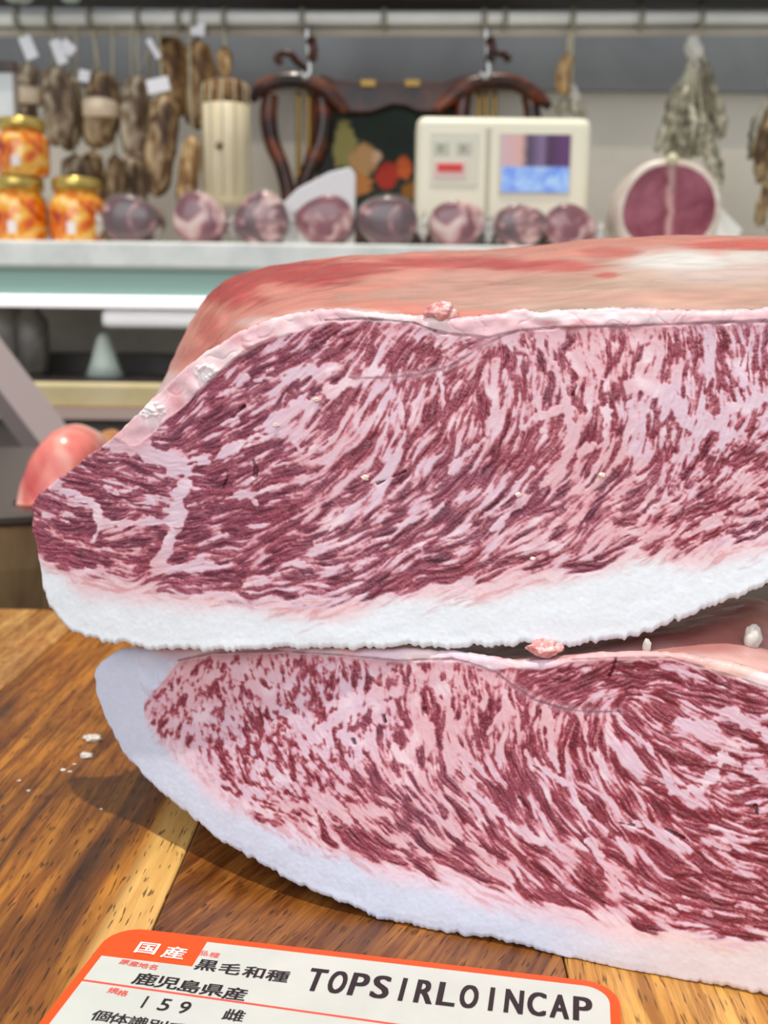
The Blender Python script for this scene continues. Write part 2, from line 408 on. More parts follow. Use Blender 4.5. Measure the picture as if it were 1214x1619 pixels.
UPPER_CUT = dict(
    box=(36, 460, 1500, 1040),
    dir=[(100,790,-18),(200,740,-14),(150,850,-5),(270,790,0),(230,890,-2),(330,620,36),(400,600,32),(450,560,26),(520,530,20),(380,740,18),
         (450,715,30),(600,550,60),(650,560,40),(720,550,20),(540,680,45),(500,760,30),(400,820,16),(300,860,3),(200,900,-4),(350,900,2),
         (480,880,12),(560,640,62),(600,640,78),(600,700,60),(600,770,38),(600,850,22),(660,640,86),(700,720,60),(700,800,38),
         (700,870,24),(780,600,98),(780,700,72),(800,780,48),(800,860,25),(900,600,95),(900,700,74),(900,780,45),(900,850,22),
         (1000,570,92),(1000,680,80),(1000,760,50),(1020,830,20),(1100,600,95),(1100,700,75),(1100,800,35),(1200,600,90),(1200,720,55),
         (1200,810,20),(1400,700,60),(1400,800,20)],
    lean=[(100,820,1.05,.5),(200,800,1.0,.4),(230,760,1.1,.3),(330,640,1.2,.1),(400,600,1.0,.1),(450,560,.8,.2),(560,530,.95,.4),(640,550,.25,.6),
          (700,560,.1,.7),(380,760,1.1,.2),(350,840,1.2,.1),(450,800,1.0,.1),(480,700,.3,.3),(540,640,.3,.2),(560,720,.55,0),(560,800,.75,0),
          (450,900,.6,0),(300,900,.3,0),(640,640,.25,0),(660,740,.45,0),(660,830,.75,0),(760,620,.1,.2),(760,720,.35,0),(760,820,.6,0),
          (860,570,.0,.5),(860,680,.1,.2),(880,780,.35,0),(850,860,.35,0),(950,580,.0,.5),(970,680,.1,.4),(980,770,.3,.2),(980,840,.2,.1),
          (1050,640,-.45,.3),(1080,560,.1,.5),(1080,720,.15,.7),(1100,800,.25,.8),(1150,620,-.1,.5),(1170,720,.15,.8),(1180,820,.2,.6),(1400,700,0,.5)],
    fat=[([(168,697),(205,705),(250,727),(296,748),(284,786),(281,816),(270,855),(250,890)],10,1.5),([(208,690),(240,715),(280,735),(330,720)],9,1.1),
         ([(300,742),(356,717),(415,682),(465,640),(500,622),(540,612),(575,600)],8,1.1),([(485,575),(505,600),(520,622)],9,.9),
         ([(84,768),(125,785),(154,801),(157,830),(150,855)],6,1.3),([(154,826),(213,828),(272,822)],5,1.2),([(165,770),(200,790),(240,792)],3.5,.8),
         ([(297,800),(386,776),(405,796)],3.5,.9),([(465,700),(478,715),(514,708),(530,690)],5,1.0),([(252,895),(320,900),(376,896)],6,.8),
         ([(345,625),(365,620),(390,595)],5,.9),([(348,672),(375,665)],5,.9),([(405,600),(430,585)],4,.8),([(600,870),(640,830),(700,800)],4,.8),
         ([(999,610),(1030,612),(1059,628),(1090,672),(1138,672)],15,1.3),([(1034,540),(1010,580),(992,612)],8,1.2),([(999,640),(1003,690),(1009,735)],6,1.1),
         ([(1138,672),(1157,643),(1214,625)],9,1.0),([(851,534),(868,570),(891,613),(905,687),(891,737),(836,786),(777,836)],5.5,1.2),
         ([(698,592),(700,643),(694,672)],5,1.0),([(634,640),(639,692),(620,735)],4.5,1.0),([(831,678),(850,660),(881,648)],5,1.0),
         ([(960,702),(930,712),(895,716)],6,1.0),([(960,640),(958,700),(940,745)],5,1.0),([(782,640),(770,690),(720,735),(690,770)],5,.9),
         ([(900,560),(915,590),(955,600)],6,.9),([(1130,540),(1120,600),(1105,650)],5,1.0),([(1190,560),(1175,610)],5,.9),([(500,860),(560,800),(600,770)],3,.7),
         ([(1060,750),(1050,790),(1010,830)],4,.8),([(730,840),(790,800),(840,740)],4,.9),([(560,900),(620,872),(700,850)],3,.7)],
    blob=[(260,845,40,18,.5),(340,790,40,20,.5),(405,712,9,22,.6),(420,700,22,22,.5),(590,690,12,30,.4)],
    top=[(36,700),(52,790),(75,755),(120,722),(168,686),(180,690),(205,702),(222,698),(262,663),(297,633),(336,594),(386,554),(435,532),(485,517),(514,507),(573,503),(614,506),(654,510),(688,524),(713,528),
         (772,532),(822,522),(886,517),(985,515),(1214,508),(1500,498)],
    bot=[(36,862),(60,872),(95,890),(129,902),(223,920),(336,938),(460,948),(614,938),(762,918),(812,908),(910,893),(1009,872),(1108,872),(1214,846),(1500,770)],
    topfade=26, topthin=.35, capth=75, rind=(222,230,238), cappink=(226,192,200), bleed=.6, leanup=(560, 900, .20), fatc=(212,186,202), purple=(620, 300),
    line=[([(688,523),(713,528),(772,533),(822,522),(886,517),(985,515),(1100,511),(1214,507),(1500,497)],2.8,(.72,.6,(104,48,64))),
          ([(514,506),(573,503),(614,506),(654,510),(688,523)],1.8,(.8,.4,(86,34,48))),
          ([(560,598),(614,597),(660,592),(700,583),(735,565),(765,545),(800,529),(822,522)],1.6,(.7,1,(120,70,84))),
          ([(435,532),(386,554),(336,594),(297,633)],1.3,(.5,.2,(140,70,84)))],
    rimblob=[(318,588,26,16,(240,236,238)),(240,650,34,14,(242,234,236)),(290,560,12,8,(206,96,96)),(180,706,20,10,(214,120,128)),(940,500,260,8,(238,226,232)),(60,778,12,18,(196,60,70)),(1120,496,120,6,(240,200,204))],
    crack=[([(400,728),(404,742),(403,752)],3.5),([(358,742),(359,756),(352,770)],1.3),([(368,660),(385,641)],1.6),([(596,765),(640,745)],0.9),([(911,610),(905,625)],1.6)])

LOWER_CUT = dict(
    box=(130, 1000, 1500, 1700),
    dir=[(280,1110,60),(350,1090,80),(340,1180,-60),(450,1100,92),(450,1200,-72),(420,1270,-38),(550,1100,85),(550,1200,-82),(550,1260,-50),
         (560,1315,-22),(650,1120,92),(650,1200,-76),(650,1280,-50),(660,1350,-28),(750,1100,92),(760,1200,-66),(780,1300,-50),(780,1385,-26),
         (850,1150,-82),(880,1250,-60),(900,1330,-48),(900,1420,-28),(950,1160,-88),(980,1230,-66),(1020,1300,-48),(1030,1400,-38),(1050,1460,-18),
         (1035,1190,-58),(1060,1080,-15),(960,1070,30),(880,1085,12),(1130,1100,-20),(1200,1120,-25),(1100,1190,-24),(1080,1220,-20),(1110,1330,-34),
         (1190,1250,20),(1200,1350,-20),(1180,1430,-18),(1400,1300,-15),(1400,1450,-10)],
    lean=[(250,1120,-.05,1),(320,1100,-.05,.8),(330,1170,.1,1),(400,1150,.0,.9),(420,1230,.15,1),(480,1270,.25,.9),(500,1090,-.1,.8),(500,1170,-.2,.8),
          (560,1080,.1,.7),(560,1200,.1,.8),(580,1280,.25,.5),(600,1320,.25,.2),(640,1090,.0,.7),(660,1160,.05,.5),(660,1240,.2,.3),(700,1330,.35,.1),
          (740,1090,-.05,.6),(760,1170,.2,.3),(780,1260,.35,.1),(780,1340,.4,0),(850,1200,.2,.1),(860,1290,.4,0),(880,1380,.4,0),
          (850,1075,.25,.5),(920,1080,.75,.4),(1000,1075,1.1,.5),(1080,1080,.85,.2),(1170,1110,.7,.1),(1120,1170,.3,.2),(960,1170,.25,0),(960,1260,.45,0),
          (1000,1350,.6,0),(1050,1430,.5,0),(1080,1220,.4,.2),(1170,1150,.5,.2),(1190,1240,.55,.4),(1150,1300,.8,.1),(1180,1400,.85,.1),(1400,1300,.6,.1)],
    fat=[([(355,1045),(385,1075),(417,1099),(456,1133),(496,1168)],7,1.2),([(496,1168),(525,1140),(550,1119),(595,1099),(620,1095)],9,1.2),([(540,1165),(575,1180),(590,1150)],9,1.1),
         ([(300,1092),(318,1080),(345,1062)],6,.9),([(683,1148),(660,1170),(634,1198),(620,1180)],6,1.0),([(620,1090),(598,1130),(590,1170),(600,1205)],5,1.0),
         ([(390,1160),(400,1190)],5,.8),([(300,1110),(325,1130),(330,1110)],6,.8),([(730,1200),(745,1250),(800,1300),(850,1330)],6,1.0),([(700,1080),(712,1130),(722,1180),(760,1220)],5,1.0),
         ([(770,1160),(795,1120),(800,1095)],5,1.0),([(862,1118),(866,1150),(875,1190),(884,1220)],5.5,1.2),([(915,1125),(930,1180),(960,1230)],4,1.1),([(830,1190),(860,1220),(900,1240),(930,1290),(960,1320)],5,1.0),
         ([(930,1330),(960,1380),(985,1410)],5,1.0),([(1073,1144),(1100,1152),(1123,1148),(1149,1127),(1180,1145),(1214,1160),(1300,1180)],9,1.2),
         ([(1145,1199),(1130,1225),(1106,1250),(1068,1252)],8,1.2),([(1145,1199),(1180,1215),(1214,1237),(1300,1260)],9,1.1),([(971,1127),(1000,1150),(1022,1178),(1040,1205),(1060,1237)],4,.9),
         ([(1005,1300),(1050,1320),(1090,1345)],4.5,1.0),([(1150,1330),(1190,1355)],4,.9),([(780,1360),(730,1330),(690,1290)],4,.9),([(620,1330),(660,1345),(700,1365)],5,.8),([(1000,1400),(1060,1430),(1130,1450)],3.5,.8)],
    blob=[(985,1070,40,22,.5),(1175,1255,18,20,.5)],
    top=[(130,980),(214,985),(228,1108),(263,1069),(283,1044),(338,1032),(436,1029),(535,1035),(634,1044),(713,1042),(742,1047),(775,1058),(806,1053),(857,1057),(903,1044),(962,1041),(1060,1041),(1123,1059),
         (1166,1072),(1214,1088),(1500,1170)],
    bot=[(130,900),(222,905),(229,1120),(263,1163),(338,1230),(417,1285),(486,1319),(560,1337),(634,1366),(700,1378),(785,1404),(869,1430),(954,1453),(1039,1470),(1123,1480),(1214,1484),(1500,1490)],
    topfade=22, topthin=.35, capth=80, rind=(206,214,234), cappink=(228,200,214), bleed=.5, fatc=(214,186,204), warmcap=(820,1160), crimson=(560, 1000), leanup=(600, 900, .28), rimc=(216,192,206),
    line=[([(283,1044),(338,1032),(436,1029),(535,1035),(634,1044),(713,1041),(742,1047),(785,1063),(806,1080),(844,1106),(882,1119),(929,1126),(979,1125)],1.7,(.7,.7,(104,62,78))),
          ([(903,1043),(962,1040),(1060,1040),(1123,1058),(1166,1071),(1214,1087)],1.3,(.6,.2,(110,52,62)))],
    rimblob=[(1060,1038,260,22,(212,164,164)),(1160,1060,60,12,(226,186,180)),(205,1060,70,60,(204,210,230)),(900,1040,90,6,(222,176,180))],
    crack=[([(973,1042),(968,1060),(962,1068)],1.6),([(1052,1312),(1080,1326)],2.2),([(980,1302),(1002,1306)],1.5),([(820,1262),(829,1275)],2.2),([(605,1133),(607,1141)],2.2),([(1194,1275),(1197,1288)],3.2),([(672,1120),(673,1128)],1.8),([(558,1170),(560,1176)],2)])
# MARBLE END
# ================================================================== large structure: counter, board, walls
TABLE_Z = -0.020
table_mat = noisy('dark_counter_stone', [(0.3, srgb(40, 32, 28)), (0.7, srgb(72, 58, 48))], 30, 0.5)
structure(box('floor', (-3, -1.5, -1.0), (3, 3.2, -0.95), noisy('shop_floor', [(0.3, srgb(96, 92, 88)), (0.7, srgb(130, 124, 118))], 8, 0.5)))
o = box('counter', (-0.9, -0.12, -0.95), (0.9, 0.95, TABLE_Z), table_mat, bevel=0.003)
tag(o, 'dark stone-topped counter under the wooden board and the tub', 'counter')

WALL_Y = 1.92
wl = noisy('beige_plaster', [(0.3, srgb(214, 207, 192)), (0.7, srgb(228, 222, 210))], 6, 0.7)
wall = structure(box('wall_back', (-3, WALL_Y, -0.95), (3, WALL_Y + 0.08, 1.6), wl), 'beige back wall of the shop')
zt = at_y(607, 139, WALL_Y - 0.012).z
gp = noisy('grey_wall_panel', [(0.3, srgb(108, 110, 113)), (0.7, srgb(128, 131, 133))], 5, 0.55)
structure(box('trim_1', (-3, WALL_Y - 0.014, zt), (3, WALL_Y, at_y(607, -40, WALL_Y).z), gp), 'grey panel across the upper wall')

# ---- cutting board of glued planks (planks run along the seam direction)
def unit(v): return v.normalized()
A0, A1 = at_z(315, 1300), at_z(240, 1470)
B0, B1 = at_z(130, 985), at_z(0, 1088)
C0 = at_z(897, 1540)
gd = unit(Vector((A0 - A1)[:2])); BOARD_ANG = math.atan2(gd.y, gd.x) - math.pi / 2
board = empty('cutting_board', (0, 0, TABLE_Z)); tag(board, 'large wooden board of brown and honey planks under the stacked beef', 'cutting board')
Rb = Matrix.Rotation(-BOARD_ANG, 2)
def bl(v): return Rb @ Vector((v.x, v.y))
xa, xb, xc = (bl(A0).x + bl(A1).x) / 2, (bl(B0).x + bl(B1).x) / 2, bl(C0).x
PL = [(xb - 0.062, xb, wood_mat('plank_tan', srgb(206, 160, 96), srgb(176, 122, 64), srgb(120, 76, 36), seed=3.1)),
      (xb, xa, wood_mat('plank_acacia', srgb(186, 122, 40), srgb(136, 80, 24), srgb(58, 32, 12), seed=1.3,
                        sap=(xa - 0.0135, srgb(222, 180, 108), srgb(196, 146, 72)))),
      (xa, xc, wood_mat('plank_brown', srgb(160, 102, 44), srgb(126, 76, 30), srgb(84, 46, 18), rot=R(24), seed=7.7)),
      (xc, xc + 0.10, wood_mat('plank_honey', srgb(226, 178, 98), srgb(206, 152, 72), srgb(170, 112, 48), seed=5.2)),
      (xc + 0.10, xc + 0.19, wood_mat('plank_dark', srgb(140, 92, 46), srgb(112, 68, 32), srgb(76, 44, 22), seed=9.2))]
e0 = at_z(0, 962); e1 = at_z(72, 946)
yb = bl(e0).y
for i, (x0, x1, m) in enumerate(PL):
    bm = bmesh.new(); g = 0.00015
    box_bm(bm, (x0 + g, -0.06, 0.0), (x1 - g, yb, -TABLE_Z), 0.0006, 2)
    p = link('plank', bm_mesh('plank', bm), m, smooth=False); p.parent = board
    p.matrix_parent_inverse = Matrix.Identity(4); p.location = (0, 0, 0); p.rotation_euler = (0, 0, BOARD_ANG)

# ---- upturned wooden barrel with a dark top, behind the board at the left
def barrel():
    base = at_z(0, 962, 0); rad = 0.16; cx, cy = base.x - 0.075, base.y + 0.03 + rad
    t = empty('wooden_barrel', (cx, cy, TABLE_Z)); rimz = at_y(20, 819, cy - rad).z
    wm = [noisy('stave_%d' % k, [(0.3, srgb(84, 62, 40)), (0.7, srgb(150, 122, 86))], 40, 0.55, stretch=(1, 1, .15)) for k in range(2)]
    n = 26; H = rimz - TABLE_Z - .003
    for k in range(n):
        a0 = 2 * math.pi * (k + 0.03) / n; a1 = 2 * math.pi * (k + 0.97) / n; V = []
        for z, rr in ((0.0004, rad * 0.95), (H * .5, rad * 0.99), (H, rad)):
            for a in (a0, a1):
                for q in (rr, rr - 0.010): V.append((q * math.cos(a), q * math.sin(a), z))
        F = []
        for lv in (0, 4):
            for a, b in ((0, 1), (1, 3), (3, 2), (2, 0)): F.append((lv + a, lv + b, lv + 4 + b, lv + 4 + a))
        F += [(0, 2, 3, 1), (8, 9, 11, 10)]
        bm = bmesh.new(); vs = [bm.verts.new(v) for v in V]
        for f in F: bm.faces.new([vs[i] for i in f])
        link('stave', bm_mesh('stave', bm), wm[k % 2], t, smooth=False, loc=(0, 0, 0))
    link('barrel_top', lathe_me('barrel_top', [(rad + .001, H - .004), (rad + .003, H - .002), (rad + .003, H + .001), (rad, H + .003)], n=64), mat('dark_barrel_top', srgb(62, 56, 54), 0.35), t, smooth=False, loc=(0, 0, 0))
    tag(t, 'upturned wooden barrel with a dark top behind the board at the left', 'barrel')
    return cx, cy, TABLE_Z + H + .003, rad
TUBX, TUBY, TUBZ, TUBR = barrel()

# ================================================================== the two blocks of marbled beef
def face_plane(p0, u, lean):
    """plane through p0 containing horizontal direction u, leaning back by lean -> normal towards the camera"""
    u = u.normalized(); up = Vector((0, 0, 1)); back = up.cross(u).normalized()      # points away from the camera
    v = (up * math.cos(lean) + back * math.sin(lean)).normalized()
    n = u.cross(v).normalized()
    if n.y > 0: n = -n
    return n
L0, L1 = at_z(700, 1477), at_z(1214, 1578)
LU = (L1 - L0); LU.z = 0
LN = face_plane(L0, LU, R(7))
def on(x, y, p0, n): return Vector(curved(np.array([float(x)]), np.array([float(y)]), p0, n)[0])
UP0 = on(620, 1026, L0, LN) + Vector((0, -0.0022, 0))
UU = Vector((1, LU.normalized().y / LU.normalized().x * 0.55, 0))
UN = face_plane(UP0, UU, R(7))

UPPER_EDGE = [(50,808,49,828),(52,792,52,848),(62,777,59,868),(80,763,60,892),(110,742,70,935),(150,710,80,968),(180,688,108,994),(215,650,150,1012),(250,616,195,1022),
              (290,580,245,1025),(345,541,310,1027),(425,503,400,1027),(500,489,490,1027),(560,487,555,1026),(640,496,640,1023),(700,498,700,1024),(760,496,760,1023),(830,490,830,1022),(900,486,900,1021),(1000,486,1000,1006),
              (1100,487,1100,970),(1214,489,1214,926),(1350,491,1350,858),(1490,494,1490,800)]
LOWER_EDGE = [(148,1072,150,1088),(150,1056,156,1110),(163,1041,172,1150),(188,1029,198,1196),(230,1026,250,1252),(280,1023,300,1294),(340,1020,352,1336),(420,1020,420,1375),
              (500,1020,490,1410),(600,1024,570,1444),(700,1030,640,1463),(760,1037,715,1479),(820,1045,790,1490),(880,1043,860,1509),(950,1032,935,1528),(1040,1030,1020,1545),
              (1140,1045,1120,1561),(1214,1066,1214,1578),(1350,1130,1350,1603),(1490,1200,1490,1628)]

def cut_face(name, spec, seed, edge, p0, n, parent, material, rough_top, rough_bot):
    colr, rel = marble(spec, seed)
    x0, y0 = spec['box'][:2]
    ncol = int((edge[-1][0] - edge[0][0]) / 1.55); E = catmull(edge, ncol)
    hmax = np.max(E[:, 3] - E[:, 1]); nrow = int(hmax / 1.55)
    rng = np.random.default_rng(seed + 50)
    def jit(m):
        w = rng.standard_normal(ncol); k = np.exp(-0.5 * (np.arange(-30, 31) / m) ** 2); j = np.convolve(w, k, 'same'); return j / j.std()
    # ragged knife edge along the rind, with little torn flakes
    t1 = jit(1.3); tear = rough_bot * (0.9 * jit(6) + 0.8 * t1 + 1.7 * np.clip(jit(3) - 1.0, 0, 2) - 1.2 * np.clip(jit(9) - 1.1, 0, 2))
    tt = rough_top * (0.9 * jit(5) + 0.5 * jit(1.5) + 1.2 * jit(14))
    s = np.linspace(0, 1, ncol); fade = np.clip(s * 25, 0, 1)
    E[:, 3] += tear * fade; E[:, 1] += tt * fade; E[:, 0] += rough_top * jit(4) * 0.5; E[:, 2] += rough_top * jit(3) * 0.7 * (1 - np.clip((s - .1) * 8, 0, 1))
    t = np.linspace(0, 1, nrow)[:, None]
    X = E[None, :, 0] * (1 - t) + E[None, :, 2] * t; Y = E[None, :, 1] * (1 - t) + E[None, :, 3] * t
    P = curved(X, Y, p0, n)
    # sample colour and relief
    gx = np.clip((X - x0) / RS, 0, colr.shape[1] - 1.001); gy = np.clip((Y - y0) / RS, 0, colr.shape[0] - 1.001)
    ix = gx.astype(int); iy = gy.astype(int); fx = gx - ix; fy = gy - iy
    def samp(a):
        f_x, f_y = (fx[..., None], fy[..., None]) if a.ndim == 3 else (fx, fy)
        return (a[iy, ix] * (1 - f_x) * (1 - f_y) + a[iy, ix + 1] * f_x * (1 - f_y) + a[iy + 1, ix] * (1 - f_x) * f_y + a[iy + 1, ix + 1] * f_x * f_y)
    C = samp(colr); H = samp(rel)
    # distance to the outline in metres (top, bottom, left end)
    Wl = np.linalg.norm(P[1:2] - P[0:1], axis=-1).mean() * 0
    dt = np.linalg.norm(P - P[0:1], axis=-1); db = np.linalg.norm(P - P[-1:], axis=-1); dl = np.linalg.norm(P - P[:, 0:1], axis=-1)
    r = 0.0016
    d = np.minimum(np.minimum(dt, db), dl); q = np.clip(d / r, 0, 1)
    push = r * (1 - np.sqrt(np.clip(1 - (1 - q) ** 2, 0, 1)))
    Hm = 0.0006 * H * np.clip(d / 0.003, 0.15, 1) - push
    P = P + np.array(n) * Hm[..., None]
    P[..., 2] = np.maximum(P[..., 2], 0.00025)
    me = grid_mesh(name, P, cols=C)
    ob = link(name, me, material, parent)
    return E, P

def body(name, face_P, rings, parent, material, paint, seed, nb=200):
    """skin behind a cut face. rings: list of (top (m,3), bottom (m,3)) control rows, near to far"""
    s = np.linspace(0, face_P.shape[1] - 1, nb).astype(int)
    T0 = face_P[0, s]; B0 = face_P[-1, s]
    loops = [np.concatenate([T0, B0[::-1]])]
    for T, Bm in rings:
        loops.append(np.concatenate([catmull(T, nb), catmull(Bm, nb)[::-1]]))
    ctl = np.stack(loops)                           # (k, 2nb, 3)
    k = len(loops); sub = 14; out = []
    for i in range(k - 1):
        p0, p1, p2, p3 = ctl[max(i - 1, 0)], ctl[i], ctl[i + 1], ctl[min(i + 2, k - 1)]
        for j in range(sub):
            t = j / sub
            out.append(0.5 * ((2 * p1) + (p2 - p0) * t + (2 * p0 - 5 * p1 + 4 * p2 - p3) * t * t + (3 * p1 - p0 - 3 * p2 + p3) * t ** 3))
    out.append(ctl[-1]); G = np.stack(out)
    # lumpy skin
    c = G.mean(axis=1, keepdims=True); nd = G - c; nd /= np.linalg.norm(nd, axis=-1, keepdims=True) + 1e-9
    D = np.zeros(G.shape[:2])
    for a in range(G.shape[0]):
        for b in range(G.shape[1]):
            v = Vector(G[a, b]); D[a, b] = 0.0011 * mnoise.fractal(v * 42 + Vector((seed, 0, 0)), 1.0, 2.0, 3) + 0.0006 * mnoise.noise(Vector((v.x * 60, v.y * 220, v.z * 200)))
    ramp_ = np.clip(np.arange(G.shape[0]) / 6.0, 0, 1)[:, None]
    G = G + nd * (D * ramp_)[..., None]
    # close the far end
    last = G[-1]; cc = last.mean(axis=0)
    caps = [cc + (last - cc) * f + np.array((0, 0.012 * (1 - f), 0)) for f in (0.85, 0.5, 0.15, 0.0)]
    G = np.concatenate([G, np.stack(caps)])
    G[..., 2] = np.maximum(G[..., 2], 0.00025)
    px, py = project(G)
    C = paint(px, py, G)
    me = grid_mesh(name, G, wrap=True, cols=C)
    return link(name, me, material, parent), G

def blotch(px, py, base, blobs, G, seed, grain=1.0):
    """skin colour from natural patches of muscle, membrane and fat"""
    C = np.ones(px.shape + (3,)) * np.array(srgb(*base))
    N1 = np.zeros(px.shape); N2 = np.zeros(px.shape)
    for a in range(px.shape[0]):
        for b in range(px.shape[1]):
            v = Vector(G[a, b])
            N1[a, b] = mnoise.fractal(Vector((v.x * 55 + seed, v.y * 90, v.z * 90)), 1.0, 2.0, 4); N2[a, b] = mnoise.noise(Vector((v.x * 120, v.y * 420 + seed, v.z * 420)))
    for (bx, by, rx, ry, col, st) in blobs:
        d = np.hypot((px - bx) / rx, (py - by) / ry) + 0.32 * N1 + 0.16 * N2
        t = (1 - sstep(0.55, 1.15, d)) * st
        C = C * (1 - t[..., None]) + np.array(srgb(*col)) * t[..., None]
    C = C * (1 + grain * (0.16 * N1 + 0.20 * N2))[..., None]
    return np.clip(C, 0, 1)

face_mat = flesh_mat('marbled_cut_surface', 0.40, 0.10)
skin_mat = flesh_mat('membrane_and_fat', 0.34, 0.15, bumpsc=500)

def P_(x, y, Y): return tuple(at_y(x, y, Y))
# ---- lower block
low = empty('beef_block', tuple(on(800, 1490, L0, LN)))
tag(low, 'lower block of marbled raw beef with white fat cap, lying on the wooden board', 'beef')
El, Pl = cut_face('cut_face', LOWER_CUT, 8, LOWER_EDGE, L0, LN, low, face_mat, 0.7, 1.5)
def make_rings(spec, p0, n):
    """cross-sections parallel to the cut, each a given distance behind it"""
    nh = Vector((n.x, n.y, 0)).normalized(); out = []
    for d, tops, zfun in spec:
        q = p0 - nh * d
        T = [on(x, y, q, nh) for x, y in tops]; B = []
        for f in np.linspace(0, 1, 14):
            i = f * (len(T) - 1); a = min(int(i), len(T) - 2); b = T[a].lerp(T[a + 1], i - a); b.z = min(zfun(f, b.x), T[0].z) if f == 0 else zfun(f, b.x); B.append(tuple(b))
        out.append(([tuple(t) for t in T], B))
    return out
def lower_rings():
    lf = lambda zb, k: (lambda f, x: 0.0003 + zb + k * max(0.0, 1 - f / 0.42) ** 1.6)
    return make_rings([(0.022, [(190,1045),(300,1040),(500,1040),(700,1040),(850,1036),(960,1022),(1060,1013),(1160,1016),(1260,1050),(1400,1100)], lf(0, .050)),
                       (0.060, [(240,1062),(330,1052),(500,1040),(700,1022),(850,1000),(960,985),(1070,972),(1150,956),(1200,948),(1290,985),(1370,1010)], lf(0, .048)),
                       (0.105, [(300,1045),(400,1030),(520,1018),(700,1004),(850,988),(960,980),(1070,968),(1180,960),(1250,985),(1300,1000)], lf(.002, .040)),
                       (0.135, [(400,1035),(480,1015),(560,1005),(700,1000),(850,995),(960,990),(1070,985),(1150,985),(1200,1000),(1230,1010)], lf(.010, .030))], L0, LN)
def lower_paint(px, py, G):
    C = blotch(px, py, (206, 170, 168), [(1100,990,150,50,(196,138,132),.9),(1200,960,80,40,(206,160,146),.9),(1060,990,60,22,(176,104,100),.7),(950,1020,90,20,(186,120,120),.7),
        (900,1010,60,20,(150,84,84),.4),(1090,1045,90,14,(232,206,200),.8),(1010,1020,60,10,(214,172,170),.7),(1180,1050,60,22,(228,194,188),.8),(1150,960,30,14,(186,116,104),.6),(700,1030,300,18,(222,184,192),.9),(250,1040,120,30,(228,206,218),.9)], G, 4.0)
    lo_ = sstep(0.030, 0.012, G[..., 2])[..., None]
    C = C * np.array((0.86, 0.74, 0.74))
    return C * (1 - lo_) + np.array(srgb(206, 212, 226)) * lo_
bL, GL = body('block_body', Pl, lower_rings(), low, skin_mat, lower_paint, 2.0)

# ---- upper block
upp = empty('beef_block', tuple(UP0))
tag(upp, 'upper block of marbled raw beef with white fat cap, stacked on the lower one', 'beef')
Eu, Pu = cut_face('cut_face', UPPER_CUT, 3, UPPER_EDGE, UP0, UN, upp, face_mat, 1.2, 1.8)
def upper_rings():
    bx = Pu[-1, ::20, 0]; bz = Pu[-1, ::20, 2]
    def lf(up, sc): return lambda f, x: max(float(np.interp(x * sc, bx, bz)), UZ) + 0.028 * max(0.0, 1 - f / 0.12) ** 2 + up
    return make_rings([(0.022, [(150,770),(215,668),(262,622),(318,572),(385,520),(460,492),(560,476),(700,478),(860,470),(1000,464),(1200,464),(1440,466)], lf(.0015, .93)),
                       (0.055, [(200,720),(232,650),(272,585),(318,520),(380,474),(470,452),(560,442),(700,440),(850,432),(1000,424),(1200,420),(1400,424)], lf(.003, .85)),
                       (0.095, [(240,660),(268,590),(298,520),(335,466),(395,433),(480,418),(560,410),(700,404),(850,396),(980,384),(1200,382),(1370,386)], lf(.005, .78)),
                       (0.125, [(262,640),(288,570),(318,505),(348,462),(400,432),(480,414),(580,406),(700,401),(850,390),(980,378),(1200,375),(1330,380)], lf(.010, .72)),
                       (0.155, [(330,600),(350,545),(380,500),(420,465),(480,440),(560,430),(700,424),(850,415),(980,405),(1150,402),(1280,410)], lf(.022, .68))], UP0, UN)
UZ = float(np.median(Pu[-1, 300:600, 2]))
def upper_paint(px, py, G):
    return 0.68 * blotch(px, py, (222, 140, 124), [(1000,455,420,60,(214,178,160),1.0),(820,430,170,26,(216,150,140),.8),(760,455,150,30,(218,160,144),.9),(1130,420,170,34,(228,206,200),.8),
        (1080,412,95,17,(242,238,234),1.0),(1190,405,60,14,(236,228,222),.9),(1180,388,110,9,(222,90,76),.95),(860,420,110,12,(206,82,78),.85),(700,416,170,12,(196,66,62),.9),(960,400,60,10,(208,92,82),.8),
        (470,432,110,26,(186,52,52),1.0),(370,455,60,36,(192,60,58),1.0),(560,425,90,14,(190,58,58),.8),(330,520,24,30,(196,84,78),.8),(300,560,40,14,(200,96,88),.6),
        (640,440,60,12,(226,156,140),.6),(900,450,80,14,(200,160,138),.7),(1080,470,300,14,(222,168,150),.7),(960,436,24,6,(206,80,70),.8),(540,495,100,10,(240,206,200),.8),(430,512,60,14,(240,208,206),.8),(260,610,50,30,(238,210,212),.8)], G, 9.0, 1.0)
bU, GU = body('block_body', Pu, upper_rings(), upp, skin_mat, upper_paint, 7.0)

